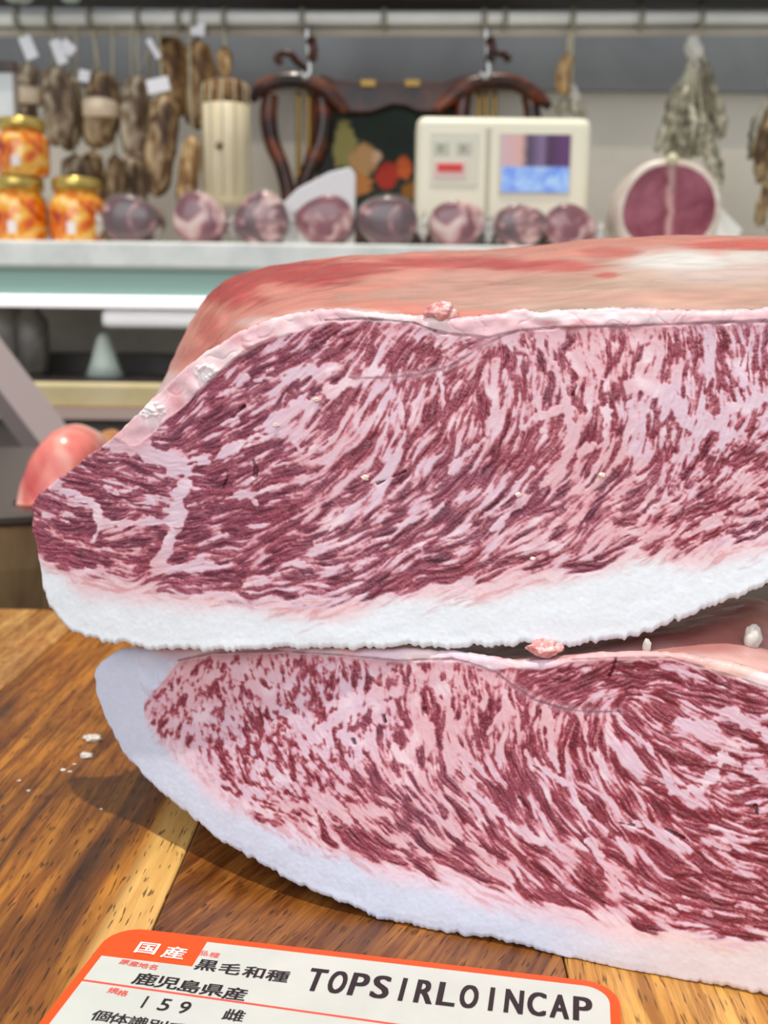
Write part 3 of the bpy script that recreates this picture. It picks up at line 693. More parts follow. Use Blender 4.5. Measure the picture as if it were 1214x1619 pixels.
# ---- label
def label():
    TL, TR = at_z(182, 1468), at_z(978, 1560)
    u = (TR - TL); u.z = 0; wd = u.length; u.normalize(); v = Vector((u.y, -u.x, 0))      # v towards the viewer
    if v.y > 0: v = -v
    LZ = 0.0006; root = empty('price_label', (TL.x, TL.y, 0.0003))
    M = Matrix(((u.x, v.x, 0), (u.y, v.y, 0), (0, 0, 1)))
    rot = Matrix(((u.x, -v.x, 0), (u.y, -v.y, 0), (0, 0, 1))).to_euler()
    root.rotation_euler = rot
    def loc(x, y):
        p = at_z(x, y, LZ) - TL; return Vector((p.dot(u), -p.dot(v)))         # local x right, y up (negative down)
    ht = 0.064
    def rr(x0, y0, x1, y1, r, z, n=8):
        pts = []
        for cx, cy, a0 in ((x1 - r, y1 - r, 0), (x0 + r, y1 - r, 90), (x0 + r, y0 + r, 180), (x1 - r, y0 + r, 270)):
            for k in range(n + 1):
                a = R(a0 + 90 * k / n); pts.append((cx + r * math.cos(a), cy + r * math.sin(a), z))
        return pts
    def slab(name, pts, th, m, parent=root):
        n = len(pts); V = pts + [(x, y, z - th) for x, y, z in pts]
        F = [tuple(range(n)), tuple(range(2 * n - 1, n - 1, -1))] + [(i, i + n, (i + 1) % n + n, (i + 1) % n) for i in range(n)]
        return link(name, mesh(name, V, F), m, parent, smooth=False, loc=(0, 0, 0))
    orange = mat('orange_print', srgb(226, 78, 12), 0.4); white = noisy('label_paper', [(0.3, srgb(192, 198, 194)), (0.7, srgb(202, 207, 203))], 60, 0.35)
    red = mat('red_print', srgb(240, 84, 66), 0.4); black = mat('black_print', srgb(34, 26, 30), 0.4); wink = mat('white_print', srgb(250, 244, 240), 0.4)
    slab('label_card', rr(0, -ht, wd, 0, 0.0075, 0.0003), 0.0003, orange)
    bd = 0.0021
    # white field, with a corner left orange for the heading
    hx = loc(318, 1505).x; hy = loc(300, 1528).y
    pts = rr(bd, -ht + bd, wd - bd, -bd, 0.0055, 0.00036)
    out = []
    n = 9
    out += pts[:n]                                                   # top right corner
    out += [(hx, -bd, 0.00036), (hx, hy, 0.00036), (bd, hy, 0.00036)]
    out += pts[2 * n:]
    slab('label_field', out, 0.00005, white)
    def rule(x0, y0, x1, y1, w, m):
        slab('printed_line', [(x0, y0 - w / 2, .00042), (x1, y1 - w / 2, .00042), (x1, y1 + w / 2, .00042), (x0, y0 + w / 2, .00042)], 0.00004, m)
    q0, q1 = loc(172, 1556), loc(560, 1611); sl = (q1.y - q0.y) / (q1.x - q0.x); rule(bd, q0.y + sl * (bd - q0.x), wd - bd, q0.y + sl * (wd - bd - q0.x), 0.0006, red)
    cache = {}
    def glyph(ch, bold):
        if (ch, bold) in cache: return cache[ch, bold]
        cu = bpy.data.curves.new('glyph', 'FONT'); cu.body = ch; cu.size = 1; cu.offset = bold; cu.resolution_u = 4; cu.fill_mode = 'FRONT'
        ob = bpy.data.objects.new('glyph', cu); COL.objects.link(ob); bpy.context.view_layer.update()
        dg = bpy.context.evaluated_depsgraph_get(); me = ob.evaluated_get(dg).to_mesh()
        V = np.array([v.co[:] for v in me.vertices]); F = [tuple(p.vertices) for p in me.polygons]
        ob.evaluated_get(dg).to_mesh_clear(); bpy.data.objects.remove(ob); bpy.data.curves.remove(cu)
        cache[ch, bold] = (V, F); return V, F
    def text(s, p0, p1, h, m, name='printed_text', bold=0.0, wf=0.8, z=0.00046, fullh=False):
        """characters evenly pitched from centre p0 to centre p1 (image points), height h in metres"""
        a, b = loc(*p0), loc(*p1); V, F = [], []; n = len(s); pitch = (b - a).length / max(1, n - 1)
        if ord(s[0]) > 256 and n > 1: h = min(h, pitch * 0.98)
        for i, ch in enumerate(s):
            gv, gf = glyph(ch, 0.0)
            if len(gv) == 0: continue
            lo, hi = gv.min(0), gv.max(0); c = (lo + hi) / 2
            q = a + (b - a) * (i / max(1, n - 1))
            sy = h / (hi[1] - lo[1]) if ord(ch) < 256 else h / 0.94 * 0.84
            sx = h / 0.94 if ord(ch) > 256 else min(sy, wf * pitch / (hi[0] - lo[0]))
            if ord(ch) < 256: sx = wf * pitch / (0.62 if ch in 'I1' else hi[0] - lo[0])
            shifts = [(0, 0)] if not bold else [(-bold, -bold * .5), (bold, bold * .5), (-bold, bold * .5), (bold, -bold * .5), (0, 0)]
            for zi, (ex, ey) in enumerate(shifts):                         # overprinted for weight
                off = len(V)
                for g in gv: V.append((q.x + (g[0] - c[0]) * sx + ex * h, q.y + (g[1] - c[1]) * sy + ey * h, z + zi * 4e-6))
                F += [tuple(off + k for k in f) for f in gf]
        return link(name, mesh(name, V, F), m, root, smooth=False, loc=(0, 0, 0))
    px = wd / 800; hv = lambda n, x=600, y=1560: abs(loc(x, y).y - loc(x, y + n).y)
    text('国産', (233, 1500), (276, 1507), 37 * px, wink, bold=0.022)
    text('原産地名', (197, 1522), (242, 1530), 16 * px, red, bold=0.012)
    text('鹿児島県産', (230, 1549), (372, 1572), 38 * px, black, bold=0.022)
    text('品種', (322, 1508), (339, 1511), 16 * px, red, z=0.0005)
    text('黒毛和種', (327, 1527), (439, 1544), 34 * px, black, bold=0.022)
    text('TOPSIRLOINCAP', (500, 1550), (921, 1596), hv(37), black, bold=0.030, wf=0.74)
    text('規格', (179, 1567), (194, 1571), 17 * px, red, bold=0.012)
    text('159', (229, 1585), (292, 1594), hv(18), black, wf=0.5, bold=0.016)
    text('雌', (370, 1606), (371, 1606), 31 * px, black, bold=0.016)
    text('個体識別番号', (160, 1607), (308, 1632), 31 * px, black, bold=0.016)
    tag(root, 'white label with orange border and black Japanese print lying in front of the beef', 'label')
label()

# ---- crumbs of fat and meat
fatm = noisy('fat_crumb', [(0.3, srgb(226, 196, 186)), (0.7, srgb(246, 232, 222))], 600, 0.35, **{'Subsurface Weight': 0.2, 'Subsurface Scale': 0.001})
pinkm = noisy('pink_crumb', [(0.35, srgb(206, 120, 120)), (0.7, srgb(244, 206, 202))], 500, 0.3)
clearm = noisy('fat_fleck', [(0.3, srgb(196, 190, 180)), (0.7, srgb(226, 222, 214))], 500, 0.15)
def lump(name, c, r, m, seed, sq=(1, 1, 1), parent=None, sub=3, amp=0.6):
    bm = bmesh.new(); bmesh.ops.create_icosphere(bm, subdivisions=sub, radius=1)
    for v in bm.verts:
        k = 1 + amp * mnoise.fractal(v.co * 1.4 + Vector((seed, seed * 2, 0)), 1.0, 2.0, 3)
        v.co = Vector((v.co.x * sq[0], v.co.y * sq[1], v.co.z * sq[2])) * (k * r)
    me = bm_mesh(name, bm)
    return link(name, me, m, parent, loc=tuple(c))
def on_face(x, y, p0, n, up=0.0006): return on(x, y, p0, n) + n * up
for (x, y, r, m, lab) in ((578, 755, 0.00074, fatm, 'tiny cream crumb of fat in the middle of the upper cut face'),
                          (501, 632, 0.00062, fatm, 'tiny cream crumb of fat near the top of the upper cut face'),
                          (437, 672, 0.00062, fatm, 'tiny yellowish crumb in the fat seam of the upper cut face'),
                          (843, 883, 0.00056, fatm, 'tiny pale crumb low on the upper cut face above the fat cap'),
                          (952, 751, 0.00074, fatm, 'small white shred of fat on the right of the upper cut face'),
                          (820, 782, 0.00056, fatm, 'small cream fleck in a pale vein of the upper cut face')):
    tag(lump('fat_crumb', on_face(x, y, UP0, UN), r, m, x * .1, (1.2, .6, .8), amp=.6), lab, 'crumb', 'crumbs on the upper cut face')
o = lump('fat_tag', on(697, 494, UP0, UN) + Vector((0, .0008, .0002)), .0029, pinkm, 3.3, (1.25, .7, .7), sub=4, amp=.42); tag(o, 'knobbly pink tag of fat on the top edge of the upper beef block', 'fat scrap')
o = lump('fat_tag', on(862, 1029, L0, LN) + Vector((0, .002, 0)), .0026, pinkm, 8.3, (1.4, .8, .7), sub=4, amp=.42); tag(o, 'pink tag of fat pinched between the two beef blocks', 'fat scrap')
def lower_top(x, y):
    """nearest point of the lower block's skin along a sight line"""
    px, py = project(GL[:60]); d = (px - x) ** 2 + (py - y) ** 2 + 0 * px
    i = np.unravel_index(np.argmin(d), d.shape); return Vector(GL[:60][i])
for (x, y, r, lab, sq) in ((1183, 1018, .0022, 'drop of translucent fat on top of the lower beef block at the right', (.9, .8, 1.4)), (1022, 1026, .0013, 'small sliver of white fat on top of the lower beef block', (.7, .8, 1.6))):
    tag(lump('fat_drop', lower_top(x, y) + Vector((0, -.001, r * .8)), r, clearm, x * .01, sq, amp=.25), lab, 'fat scrap')
for (x, y, r, lab) in ((147, 1167, .0024, 'largest white fleck of fat on the board left of the lower beef'), (137, 1194, .0019, 'second flat white fleck of fat on the board, below the largest one'),
                  (100, 1217, .0008, 'tiny white crumb on the brown plank, leftmost of a row of three'), (111, 1220, .0006, 'tiny white crumb on the brown plank, middle of a row of three'), (118, 1208, .0005, 'tiny white crumb on the brown plank, upper right of a row of three'),
                  (45, 1250, .0005, 'lone white speck on the brown plank beneath the flecks'), (160, 1279, .0004, 'minute pale speck on the board beside the lower beef'), (30, 1234, .0005, 'white speck nearest the left edge of the board')):
    tag(lump('fat_fleck', at_z(x, y, r * .3), r, clearm, x, (1.2, .8, .4), amp=.7), lab, 'crumb', 'white flecks on the board')
# ================================================================== shop behind
def mpp(x, y, Y): return (at_y(x + 10, y, Y) - at_y(x, y, Y)).length / 10
def zof(y, Y, x=607): return at_y(x, y, Y).z
def xof(x, Y, y=200): return at_y(x, y, Y).x

# ---- display case
CY = 1.38
steel = mat('brushed_steel', srgb(190, 190, 188), 0.3, 0.9)
marble_m = noisy('white_marble', [(0.35, srgb(214, 218, 214)), (0.6, srgb(238, 240, 236))], 12, 0.25)
zl0, zl1 = zof(428, CY), zof(386, CY)
case = empty('display_case', (0, CY, -0.95)); tag(case, 'long glass-fronted display case with a white marble ledge across the shop', 'display case')
box('ledge', (-1.5, CY, zl0), (1.5, CY + 0.34, zl1), marble_m, case, 0.004)
box('ledge_trim', (-1.5, CY - 0.004, zof(432, CY)), (1.5, CY + 0.02, zl0), mat('grey_trim', srgb(150, 160, 152), 0.4), case)
teal = mat('teal_glass', srgb(146, 180, 168), 0.3)
box('glass_header', (-1.5, CY + 0.003, zof(474, CY)), (1.5, CY + 0.012, zof(432, CY)), teal, case)
em = mat('lamp_tube', (1, 1, 1), 0.4); b_ = em.node_tree.nodes['Principled BSDF']; b_.inputs['Emission Color'].default_value = (1.0, 0.90, 0.95, 1); b_.inputs['Emission Strength'].default_value = 0.9
link('lamp_tube', tube_me('lamp_tube', [(-1.4, CY - 0.005, zof(483, CY)), (1.4, CY - 0.005, zof(482, CY))], 0.0075, 14), em, case)
grey_in = noisy('case_back', [(0.35, srgb(150, 144, 132)), (0.65, srgb(178, 172, 158))], 6, 0.5)
box('back_panel', (-1.5, CY + 0.33, -0.6), (1.5, CY + 0.335, zl0), grey_in, case)
drk = mat('dark_shelf', srgb(60, 56, 54), 0.5)
box('rear_shelf', (-1.5, CY - 0.015, zof(640, CY)), (1.5, CY + 0.33, zof(612, CY - .05)), drk, case)
box('rear_step', (-1.5, CY + 0.20, zof(612, CY - .05) + .0002), (1.5, CY + 0.33, zof(566, CY + .2)), drk, case)
brass_like = noisy('steel_shelf', [(0.3, srgb(206, 186, 130)), (0.7, srgb(232, 218, 180))], 8, 0.35)
box('front_shelf', (-1.5, CY - 0.05, zof(650, CY - .05)), (1.5, CY - 0.0155, zof(612, CY - .05)), brass_like, case, 0.004)
box('front_panel', (-1.5, CY - 0.03, -0.95), (1.5, CY - 0.02, zof(650, CY - .05) - 0.001), noisy('case_front', [(0.3, srgb(92, 84, 78)), (0.7, srgb(120, 110, 102))], 5, 0.4), case)
box('bottom_rail', (-1.5, CY - 0.056, zof(668, CY - .05)), (1.5, CY - 0.03, zof(650, CY - .05) - 0.0005), mat('pink_beige_trim', srgb(204, 178, 168), 0.4), case)
gl = mat('clear_glass', (1, 1, 1), 0.02, **{'Transmission Weight': 1.0, 'IOR': 1.02, 'Alpha': 0.25})
box('front_glass', (-1.5, CY - 0.012, zof(612, CY - .05)), (1.5, CY - 0.010, zof(494, CY)), gl, case)
ld = bpy.data.lights.new('case_tube_light', 'AREA'); ld.shape = 'RECTANGLE'; ld.size = 2.4; ld.size_y = 0.02; ld.energy = 0.8; ld.color = (1.0, .95, .9)
lo_ = bpy.data.objects.new('case_tube_light', ld); COL.objects.link(lo_); lo_.location = (0, CY + .02, zof(497, CY)); lo_.rotation_euler = (R(40), 0, 0)
# things inside the case
t = box('white_tray', (xof(168, 1.46, 505), 1.43, zof(524, 1.45)), (xof(330, 1.46, 505), 1.55, zof(494, 1.45)), mat('white_plastic', srgb(178, 180, 184), 0.5), bevel=0.008)
tag(t, 'white plastic tray hanging under the ledge inside the display case', 'tray')
dkm = noisy('dark_goods', [(0.35, srgb(44, 44, 42)), (0.65, srgb(92, 86, 78))], 25, 0.4)
fs_top = zof(612, CY - .05)
for (x, w, h, lab) in ((8, .030, .125, 'dark brown bottle-shaped item at the left end of the case interior'), (52, .024, .105, 'dark green jar in the case interior beside the brown one')):
    p = at_y(x, 600, 1.50); o = link('dark_jar', lathe_me('dark_jar', [(w * .9, 0.0), (w, .01), (w, h * .7), (w * .55, h * .85), (w * .55, h)], (0, 0, 0)), dkm, loc=(p.x, 1.50, fs_top + 0.0005)); tag(o, lab, 'jar')
pc = at_y(166, 600, 1.50)
o = link('paper_cone', lathe_me('paper_cone', [(.026, 0), (.018, .02), (.010, .05), (.006, .058)], (0, 0, 0)), mat('pale_paper', srgb(176, 190, 182), 0.5), loc=(pc.x, 1.50, fs_top + 0.0005)); tag(o, 'pale folded paper cone inside the display case', 'paper')

# slanted steel post at the left, mid distance
s0, s1 = at_y(-40, 545, 1.05), at_y(105, 735, 1.05)
bm = bmesh.new()
o = link('slanted_rail', tube_me('slanted_rail', [s0 + (s0 - s1) * .8, s1, s1 + (s1 - s0) * 1.5], 0.024, 4), mat('pinkish_steel', srgb(176, 160, 158), 0.35, 0.2), smooth=False); tag(o, 'slanted pinkish metal rail at the left edge behind the pink meat', 'rail')

# pink meat standing in the tub
pk = mat('pink_raw_meat', rough=0.25); t_ = NT(pk); v_ = t_.coord('Object')
c_ = t_.ramp(t_.noise(v_, 22, 3, 0.5, 0.8), [(0.38, srgb(200, 74, 76)), (0.50, srgb(226, 128, 118)), (0.62, srgb(236, 186, 170))]); t_.base(c_); pk.node_tree.nodes['Principled BSDF'].inputs['Subsurface Weight'].default_value = 0.15; pk.node_tree.nodes['Principled BSDF'].inputs['Subsurface Scale'].default_value = 0.003
def slab_meat(name, pts, Y, th, m, lab, zmin):
    """a lump of meat whose near side has the given outline"""
    P = [at_y(x, y, Y) for x, y in pts]; c = sum(P, Vector()) / len(P); loops = []
    prof = [(-.5, .55), (-.42, .85), (-.2, .98), (0.1, 1.0), (.35, .9), (.5, .6)]
    Q = smooth_path(P + [P[0]], 5)[:-1]; V, F = [], []; n = len(Q)
    for dy, k in prof:
        for q in Q:
            w = c + (q - c) * k; V.append((w.x + .002 * mnoise.noise(q * 60 + Vector((dy * 3, 0, 0))), Y + th * (dy + .5), max(w.z, zmin)))
    m_ = len(prof)
    for i in range(m_ - 1):
        for k in range(n): F.append((i * n + k, i * n + (k + 1) % n, (i + 1) * n + (k + 1) % n, (i + 1) * n + k))
    F += [tuple(range(n - 1, -1, -1)), tuple((m_ - 1) * n + k for k in range(n))]
    base = Vector((c.x, Y, min(v[2] for v in V)))
    return tag(link(name, mesh(name, [tuple(Vector(v) - base) for v in V], F), m, loc=tuple(base)), lab, 'meat')
slab_meat('raw_meat', [(4, 840), (14, 790), (30, 735), (62, 690), (98, 680), (132, 700), (146, 740), (140, 790), (150, 850), (80, 870)], TUBY - TUBR + 0.035, 0.06, pk, 'pink piece of raw meat with a bright highlight, lying on the dark barrel top', TUBZ + 0.0004)
br = noisy('brown_rind', [(0.3, srgb(156, 98, 52)), (0.7, srgb(206, 146, 92))], 40, 0.35)
slab_meat('cured_meat', [(128, 850), (132, 760), (128, 706), (142, 690), (166, 688), (188, 720), (196, 850)], TUBY - TUBR + 0.11, 0.05, br, 'orange-brown piece of cured meat on the barrel, right of the pink piece', TUBZ + 0.0004)

# ---- ledge goods
LT = zl1                                        # ledge top
def ledge_at(x, Y): return Vector((xof(x, Y, 380), Y, LT + 0.0004))
gold = mat('gold_lid', srgb(206, 178, 96), 0.25, 0.75)
peach = noisy('orange_preserve', [(0.34, srgb(150, 36, 10)), (0.44, srgb(226, 100, 14)), (0.56, srgb(244, 172, 30)), (0.70, srgb(250, 220, 150))], 34, 0.08, detail=2, dist=1.2, **{'Coat Weight': 0.6})
tagm = mat('white_tag', srgb(236, 236, 240), 0.5)
def jar(x, Y, r, h, z, lab):
    p = ledge_at(x, Y); p.z = z; root = empty('preserve_jar', tuple(p)); tag(root, lab, 'jar', None)
    hb = h * .80
    link('jar_body', lathe_me('jar_body', [(r * .82, 0), (r * .95, h * .05), (r, h * .18), (r, h * .55), (r * .93, h * .68), (r * .78, h * .76), (r * .78, hb)], n=28), peach, root, loc=(0, 0, 0))
    link('lid', lathe_me('lid', [(r * .84, hb + .0002), (r * .88, hb + .002), (r * .88, h * .95), (r * .84, h * .99), (r * .6, h)], n=28), gold, root, loc=(0, 0, 0))
    lb = box('jar_label', (-r * .12, -r * 1.02, h * .14), (r * .2, -r * .9, h * .32), mat('jar_label_paper', srgb(238, 226, 224), 0.5), root); lb.location = (0, 0, 0)
    return root
k1 = mpp(40, 350, 1.47)
h1 = zof(289, 1.47) - LT
jar(33, 1.47, 44 * k1, h1, LT + .0005, 'lower left jar of orange preserve with a gold lid, carrying another jar on top')
jar(124, 1.47, 43 * k1, h1, LT + .0005, 'jar of orange preserve with a gold lid beside the stacked pair')
jar(42, 1.47, 41 * k1, zof(196, 1.47) - zof(289, 1.47) - .001, LT + h1 + .0012, 'upper jar of orange preserve with a gold lid, stacked on another jar')

def coppa_mat(name, seed, a, b):
    m = mat(name, rough=0.3, **{'Coat Weight': 0.7, 'Coat Roughness': 0.12}); t = NT(m); v = t.coord('Object')
    mp = t.n('ShaderNodeMapping'); mp.inputs['Location'].default_value = (seed, seed * 1.7, 0); t.l(v, mp.inputs[0])
    f = t.noise(mp.outputs[0], 28, 2, 0.5, 1.0)
    t.base(t.ramp(f, [(0.38, a), (0.54, b), (0.59, srgb(186, 136, 134)), (0.70, srgb(216, 190, 182))])); return m
wrap = mat('plastic_wrap', (1, 1, 1), 0.08, **{'Alpha': 0.07, 'Coat Weight': 1.0})
wrap2 = mat('cloudy_wrap', srgb(226, 226, 222), 0.15, **{'Alpha': 0.55, 'Coat Weight': 1.0})
cms = [coppa_mat('cured_pork_%d' % i, i * 3.1, srgb(96, 16, 40) if i % 2 else srgb(64, 16, 30), srgb(122, 34, 56) if i % 2 else srgb(96, 34, 48)) for i in range(4)]
def cut_pork(x, top, hw, Y, i, lab, bot=389):
    kz = mpp(x, 350, Y); p = ledge_at(x, Y); root = empty('wrapped_cured_pork', tuple(p)); tag(root, lab, 'cured meat', 'wrapped cured meats on the ledge')
    H = zof(top, Y, x) - LT; Wd = hw * kz * .99; L = 0.09; V, F = [], []; n = 32; rng = random.Random(i)
    lob = [1 + rng.uniform(-.05, .05) for _ in range(5)]
    prof = [(-.002, .0), (-.002, .5), (0, .9), (.003, .97), (.008, 1.0), (L * .5, 1.02), (L * .85, .9), (L, .55), (L + .004, .0)]
    for dy, k in prof:
        for j in range(n):
            a = 2 * math.pi * j / n; rr = 1 + .05 * math.cos(3 * a + i) + .04 * math.cos(2 * a + i * 2)
            z = H / 2 + math.sin(a) * H / 2 * k * (rr if math.sin(a) > 0 else 1); V.append((math.cos(a) * Wd * k * rr, dy, max(z, 0.0)))
    for q in range(len(prof) - 1):
        for j in range(n): F.append((q * n + j, q * n + (j + 1) % n, (q + 1) * n + (j + 1) % n, (q + 1) * n + j))
    link('meat_piece', mesh('meat_piece', V, F), cms[i % 4], root, loc=(0, 0, 0))
    V2 = [(vx * 1.05 + .0015 * mnoise.noise(Vector((vx * 90, vy * 90, vz * 90 + i))), vy * 1.06 - .003, vz * 1.05) for vx, vy, vz in V]
    link('plastic_wrapping', mesh('plastic_wrapping', V2, F), wrap, root, loc=(0, 0, 0))
    # gathered tail of film at one side
    sd_ = 1 if i % 3 else -1; T = []
    fan = []; Fc = []
    for q in range(7):
        a = R(-50 + 100 * q / 6); fan.append((sd_ * (Wd * .93 + .006 + .007 * math.cos(a)), .012 + .006 * (q % 2), max(.001, H * .40 + H * .42 * math.sin(a))))
    b0 = (sd_ * Wd * .9, .012, H * .4); V3 = [b0] + fan + [(b0[0], b0[1] + .004, b0[2])] + [(a_, b__ + .004, c__) for a_, b__, c__ in fan]
    for q in range(6): Fc += [(0, q + 1, q + 2), (8, 8 + q + 2, 8 + q + 1)]
    link('film_end', mesh('film_end', V3, Fc), wrap2, root, loc=(0, 0, 0), smooth=False)
side = 'on the ledge'
for i, (x, top, hw, lab) in enumerate(((203, 306, 44, 'dark red half of wrapped cured pork on the ledge right beside the orange jars'), (314, 304, 44, 'wrapped cured pork under the big pale sausage on the ledge'),
    (412, 304, 46, 'marbled wrapped cured pork on the ledge below the left side of the carved frame'), (514, 306, 46, 'pinkish wrapped cured pork on the ledge below the white paper'), (614, 308, 48, 'fatty wrapped cured pork on the ledge just left of the weighing scale'),
    (722, 316, 46, 'dark wrapped cured pork in front of the left half of the weighing scale'), (822, 320, 42, 'wrapped cured pork in front of the scale display'), (902, 322, 42, 'dark wrapped cured pork in front of the right corner of the weighing scale'))):
    cut_pork(x, top, hw, 1.43, i, lab)
# large cut ham
def bresaola():
    Y = 1.44; kz = mpp(1055, 320, Y); root = empty('cured_ham', tuple(ledge_at(1055, Y))); tag(root, 'large halved cured ham with dark red cut face and pale rim on the ledge', 'cured ham')
    H = zof(250, Y, 1055) - LT; Wd = 84 * kz; n = 48
    def loop(k, y):
        out = []
        for j in range(n):
            a = 2 * math.pi * j / n; s = math.sin(a); c = math.cos(a)
            rx = abs(c) ** .85 * (1 if c > 0 else -1); out.append((rx * Wd * k * (1 + .03 * math.sin(2 * a)), y, max(0, H * .42 + s * (H * .58 if s > 0 else H * .46) * k)))
        return out
    rind = noisy('ham_rind', [(0.3, srgb(196, 176, 160)), (0.7, srgb(232, 222, 212))], 40, 0.35)
    L = [loop(k, y) for y, k in ((.0005, .80), (-.0005, .88), (.001, .97), (.006, 1.0), (.07, .98), (.10, .8), (.105, .02))]
    V = [v for l in L for v in l]; F = [(q * n + j, q * n + (j + 1) % n, (q + 1) * n + (j + 1) % n, (q + 1) * n + j) for q in range(len(L) - 1) for j in range(n)]
    link('rind', mesh('rind', V, F), rind, root, loc=(0, 0, 0))
    m = mat('ham_cut', rough=0.35, **{'Coat Weight': 0.4}); t = NT(m); v = t.coord('Object')
    s = t.n('ShaderNodeSeparateXYZ'); t.l(v, s.inputs[0])
    f = t.noise(v, 30, 4, 0.6, 0.5); xx = t.math('ABSOLUTE', t.math('ADD', s.outputs[0], t.math('MULTIPLY', t.math('SUBTRACT', f, 0.5), 0.02)), 0)
    c = t.ramp(f, [(0.35, srgb(118, 36, 56)), (0.65, srgb(158, 84, 100))]); seam = t.ramp(t.math('MULTIPLY', xx, 100), [(0.15, (0.8,) * 3), (0.75, (0,) * 3)])
    t.base(t.mix(seam, c, srgb(214, 164, 160)))
    fl = loop(.87, -.0004); fl2 = loop(.4, -.0022); cc = (0, -.0026, H * .42)
    V = fl + fl2 + [cc]; F = [(j, (j + 1) % n, n + (j + 1) % n, n + j) for j in range(n)] + [(n + j, n + (j + 1) % n, 2 * n) for j in range(n)]
    link('cut_face', mesh('cut_face', V, F), m, root, loc=(0, 0, 0))
    bm = bmesh.new(); bmesh.ops.create_icosphere(bm, subdivisions=2, radius=.008); link('string_knot', bm_mesh('string_knot', bm), mat('knot', srgb(222, 214, 178), 0.4), root, loc=(0, -.002, H * .98))
    link('cling_film', mesh('cling_film', [(Wd * .95, .02, .002), (Wd * 1.25, .015, .004), (Wd * 1.5, .02, H * .25), (Wd * 1.2, .03, H * .45), (Wd * .96, .03, H * .6),
        (Wd * .95, .024, .002), (Wd * 1.25, .019, .004), (Wd * 1.5, .024, H * .25), (Wd * 1.2, .034, H * .45), (Wd * .96, .034, H * .6)],
        [(0, 1, 2, 3, 4), (9, 8, 7, 6, 5), (0, 5, 6, 1), (1, 6, 7, 2), (2, 7, 8, 3), (3, 8, 9, 4)]), wrap2, root, loc=(0, 0, 0), smooth=False)
bresaola()

# ---- weighing scale
def scale():
    Y = 1.53; a, b = at_y(659, 184, Y), at_y(937, 184, Y); zt_ = zof(184, Y, 800); Wd = b.x - a.x; H = zt_ - LT
    root = empty('weighing_scale', ((a.x + b.x) / 2, Y, LT + .0004)); tag(root, 'cream shop weighing scale with a lit colour screen standing on the ledge', 'weighing scale')
    cream = mat('cream_plastic', srgb(244, 240, 216), 0.35); w = Wd / 2; px = Wd / 278
    def add(name, lo, hi, m, bev=0.0, seg=2, parent=root):
        bm = bmesh.new(); box_bm(bm, lo, hi, bev, seg); return link(name, bm_mesh(name, bm), m, parent, smooth=False, loc=(0, 0, 0))
    add('housing', (-w, 0, .028), (w, .07, H), cream, .012, 4)
    add('foot', (-w * .8, .01, 0), (w * .8, .09, .03), mat('grey_plastic', srgb(120, 120, 116), 0.5), .004)
    lx0, lx1 = -w + 22 * px, -w + 100 * px
    add('left_panel', (lx0, -.0012, H - 108 * px), (lx1, .002, H - 24 * px), mat('pale_panel', srgb(226, 224, 204), 0.4), .001)
    gk = mat('grey_window', srgb(196, 197, 178), 0.3); dk = mat('dark_digits', srgb(160, 162, 142), 0.4)
    for k in (0, 1):
        x = lx0 + (18 + 36 * k) * px
        wdw = add('grey_window', (x - 12 * px, -.002, H - 58 * px), (x + 12 * px, 0, H - 40 * px), gk, .0006)
        add('dial_mark', (x - 6 * px, -.0024, H - 54 * px), (x + 3 * px, -.0016, H - 45 * px), dk, .0004, parent=wdw)
    add('red_label', (lx0 + 6 * px, -.002, H - 96 * px), (lx0 + 58 * px, 0, H - 70 * px), mat('pink_white', srgb(232, 200, 192), 0.4), .0006)
    add('red_print', (lx0 + 12 * px, -.0026, H - 86 * px), (lx0 + 52 * px, -.0016, H - 74 * px), mat('scale_red', srgb(222, 54, 48), 0.4))
    add('groove', (-w + 110 * px, -.0010, .04), (-w + 118 * px, .001, H - 18 * px), mat('groove_shade', srgb(200, 194, 168), 0.5), .0008)
    sx0, sx1 = -w + 136 * px, -w + 244 * px; sz0, sz1 = H - 116 * px, H - 28 * px
    bz = add('screen_bezel', (sx0 - 4 * px, -.0016, sz0 - 3 * px), (sx1 + 3 * px, .001, sz1 + 3 * px), mat('bezel', srgb(206, 202, 184), 0.4), .0008)
    m = mat('lit_screen', (0.02, 0.02, 0.03), 0.2); t = NT(m); v = t.coord('Object'); s = t.n('ShaderNodeSeparateXYZ'); t.l(v, s.inputs[0])
    u = t.math('MULTIPLY', t.math('SUBTRACT', s.outputs[0], sx0), 1 / (sx1 - sx0)); q = t.math('MULTIPLY', t.math('SUBTRACT', s.outputs[2], sz0), 1 / (sz1 - sz0))
    nn = t.noise(v, 60, 3, 0.5, 1.0)
    upc = t.ramp(t.math('ADD', u, t.math('MULTIPLY', nn, 0.06)), [(0.0, srgb(206, 170, 180)), (0.30, srgb(216, 168, 156)), (0.42, srgb(60, 40, 72)), (0.62, srgb(128, 104, 140)), (0.72, srgb(64, 26, 60)), (0.92, srgb(92, 44, 100))])
    dnc = t.ramp(nn, [(0.35, srgb(110, 150, 238)), (0.65, srgb(176, 210, 252))])
    cc = t.mix(t.ramp(q, [(0.42, (0,) * 3), (0.47, (1,) * 3)]), dnc, upc)
    t.l(cc, t.b.inputs['Emission Color']); t.b.inputs['Emission Strength'].default_value = 0.95
    add('screen', (sx0, -.0022, sz0), (sx1, -.0010, sz1), m, parent=bz)
scale()

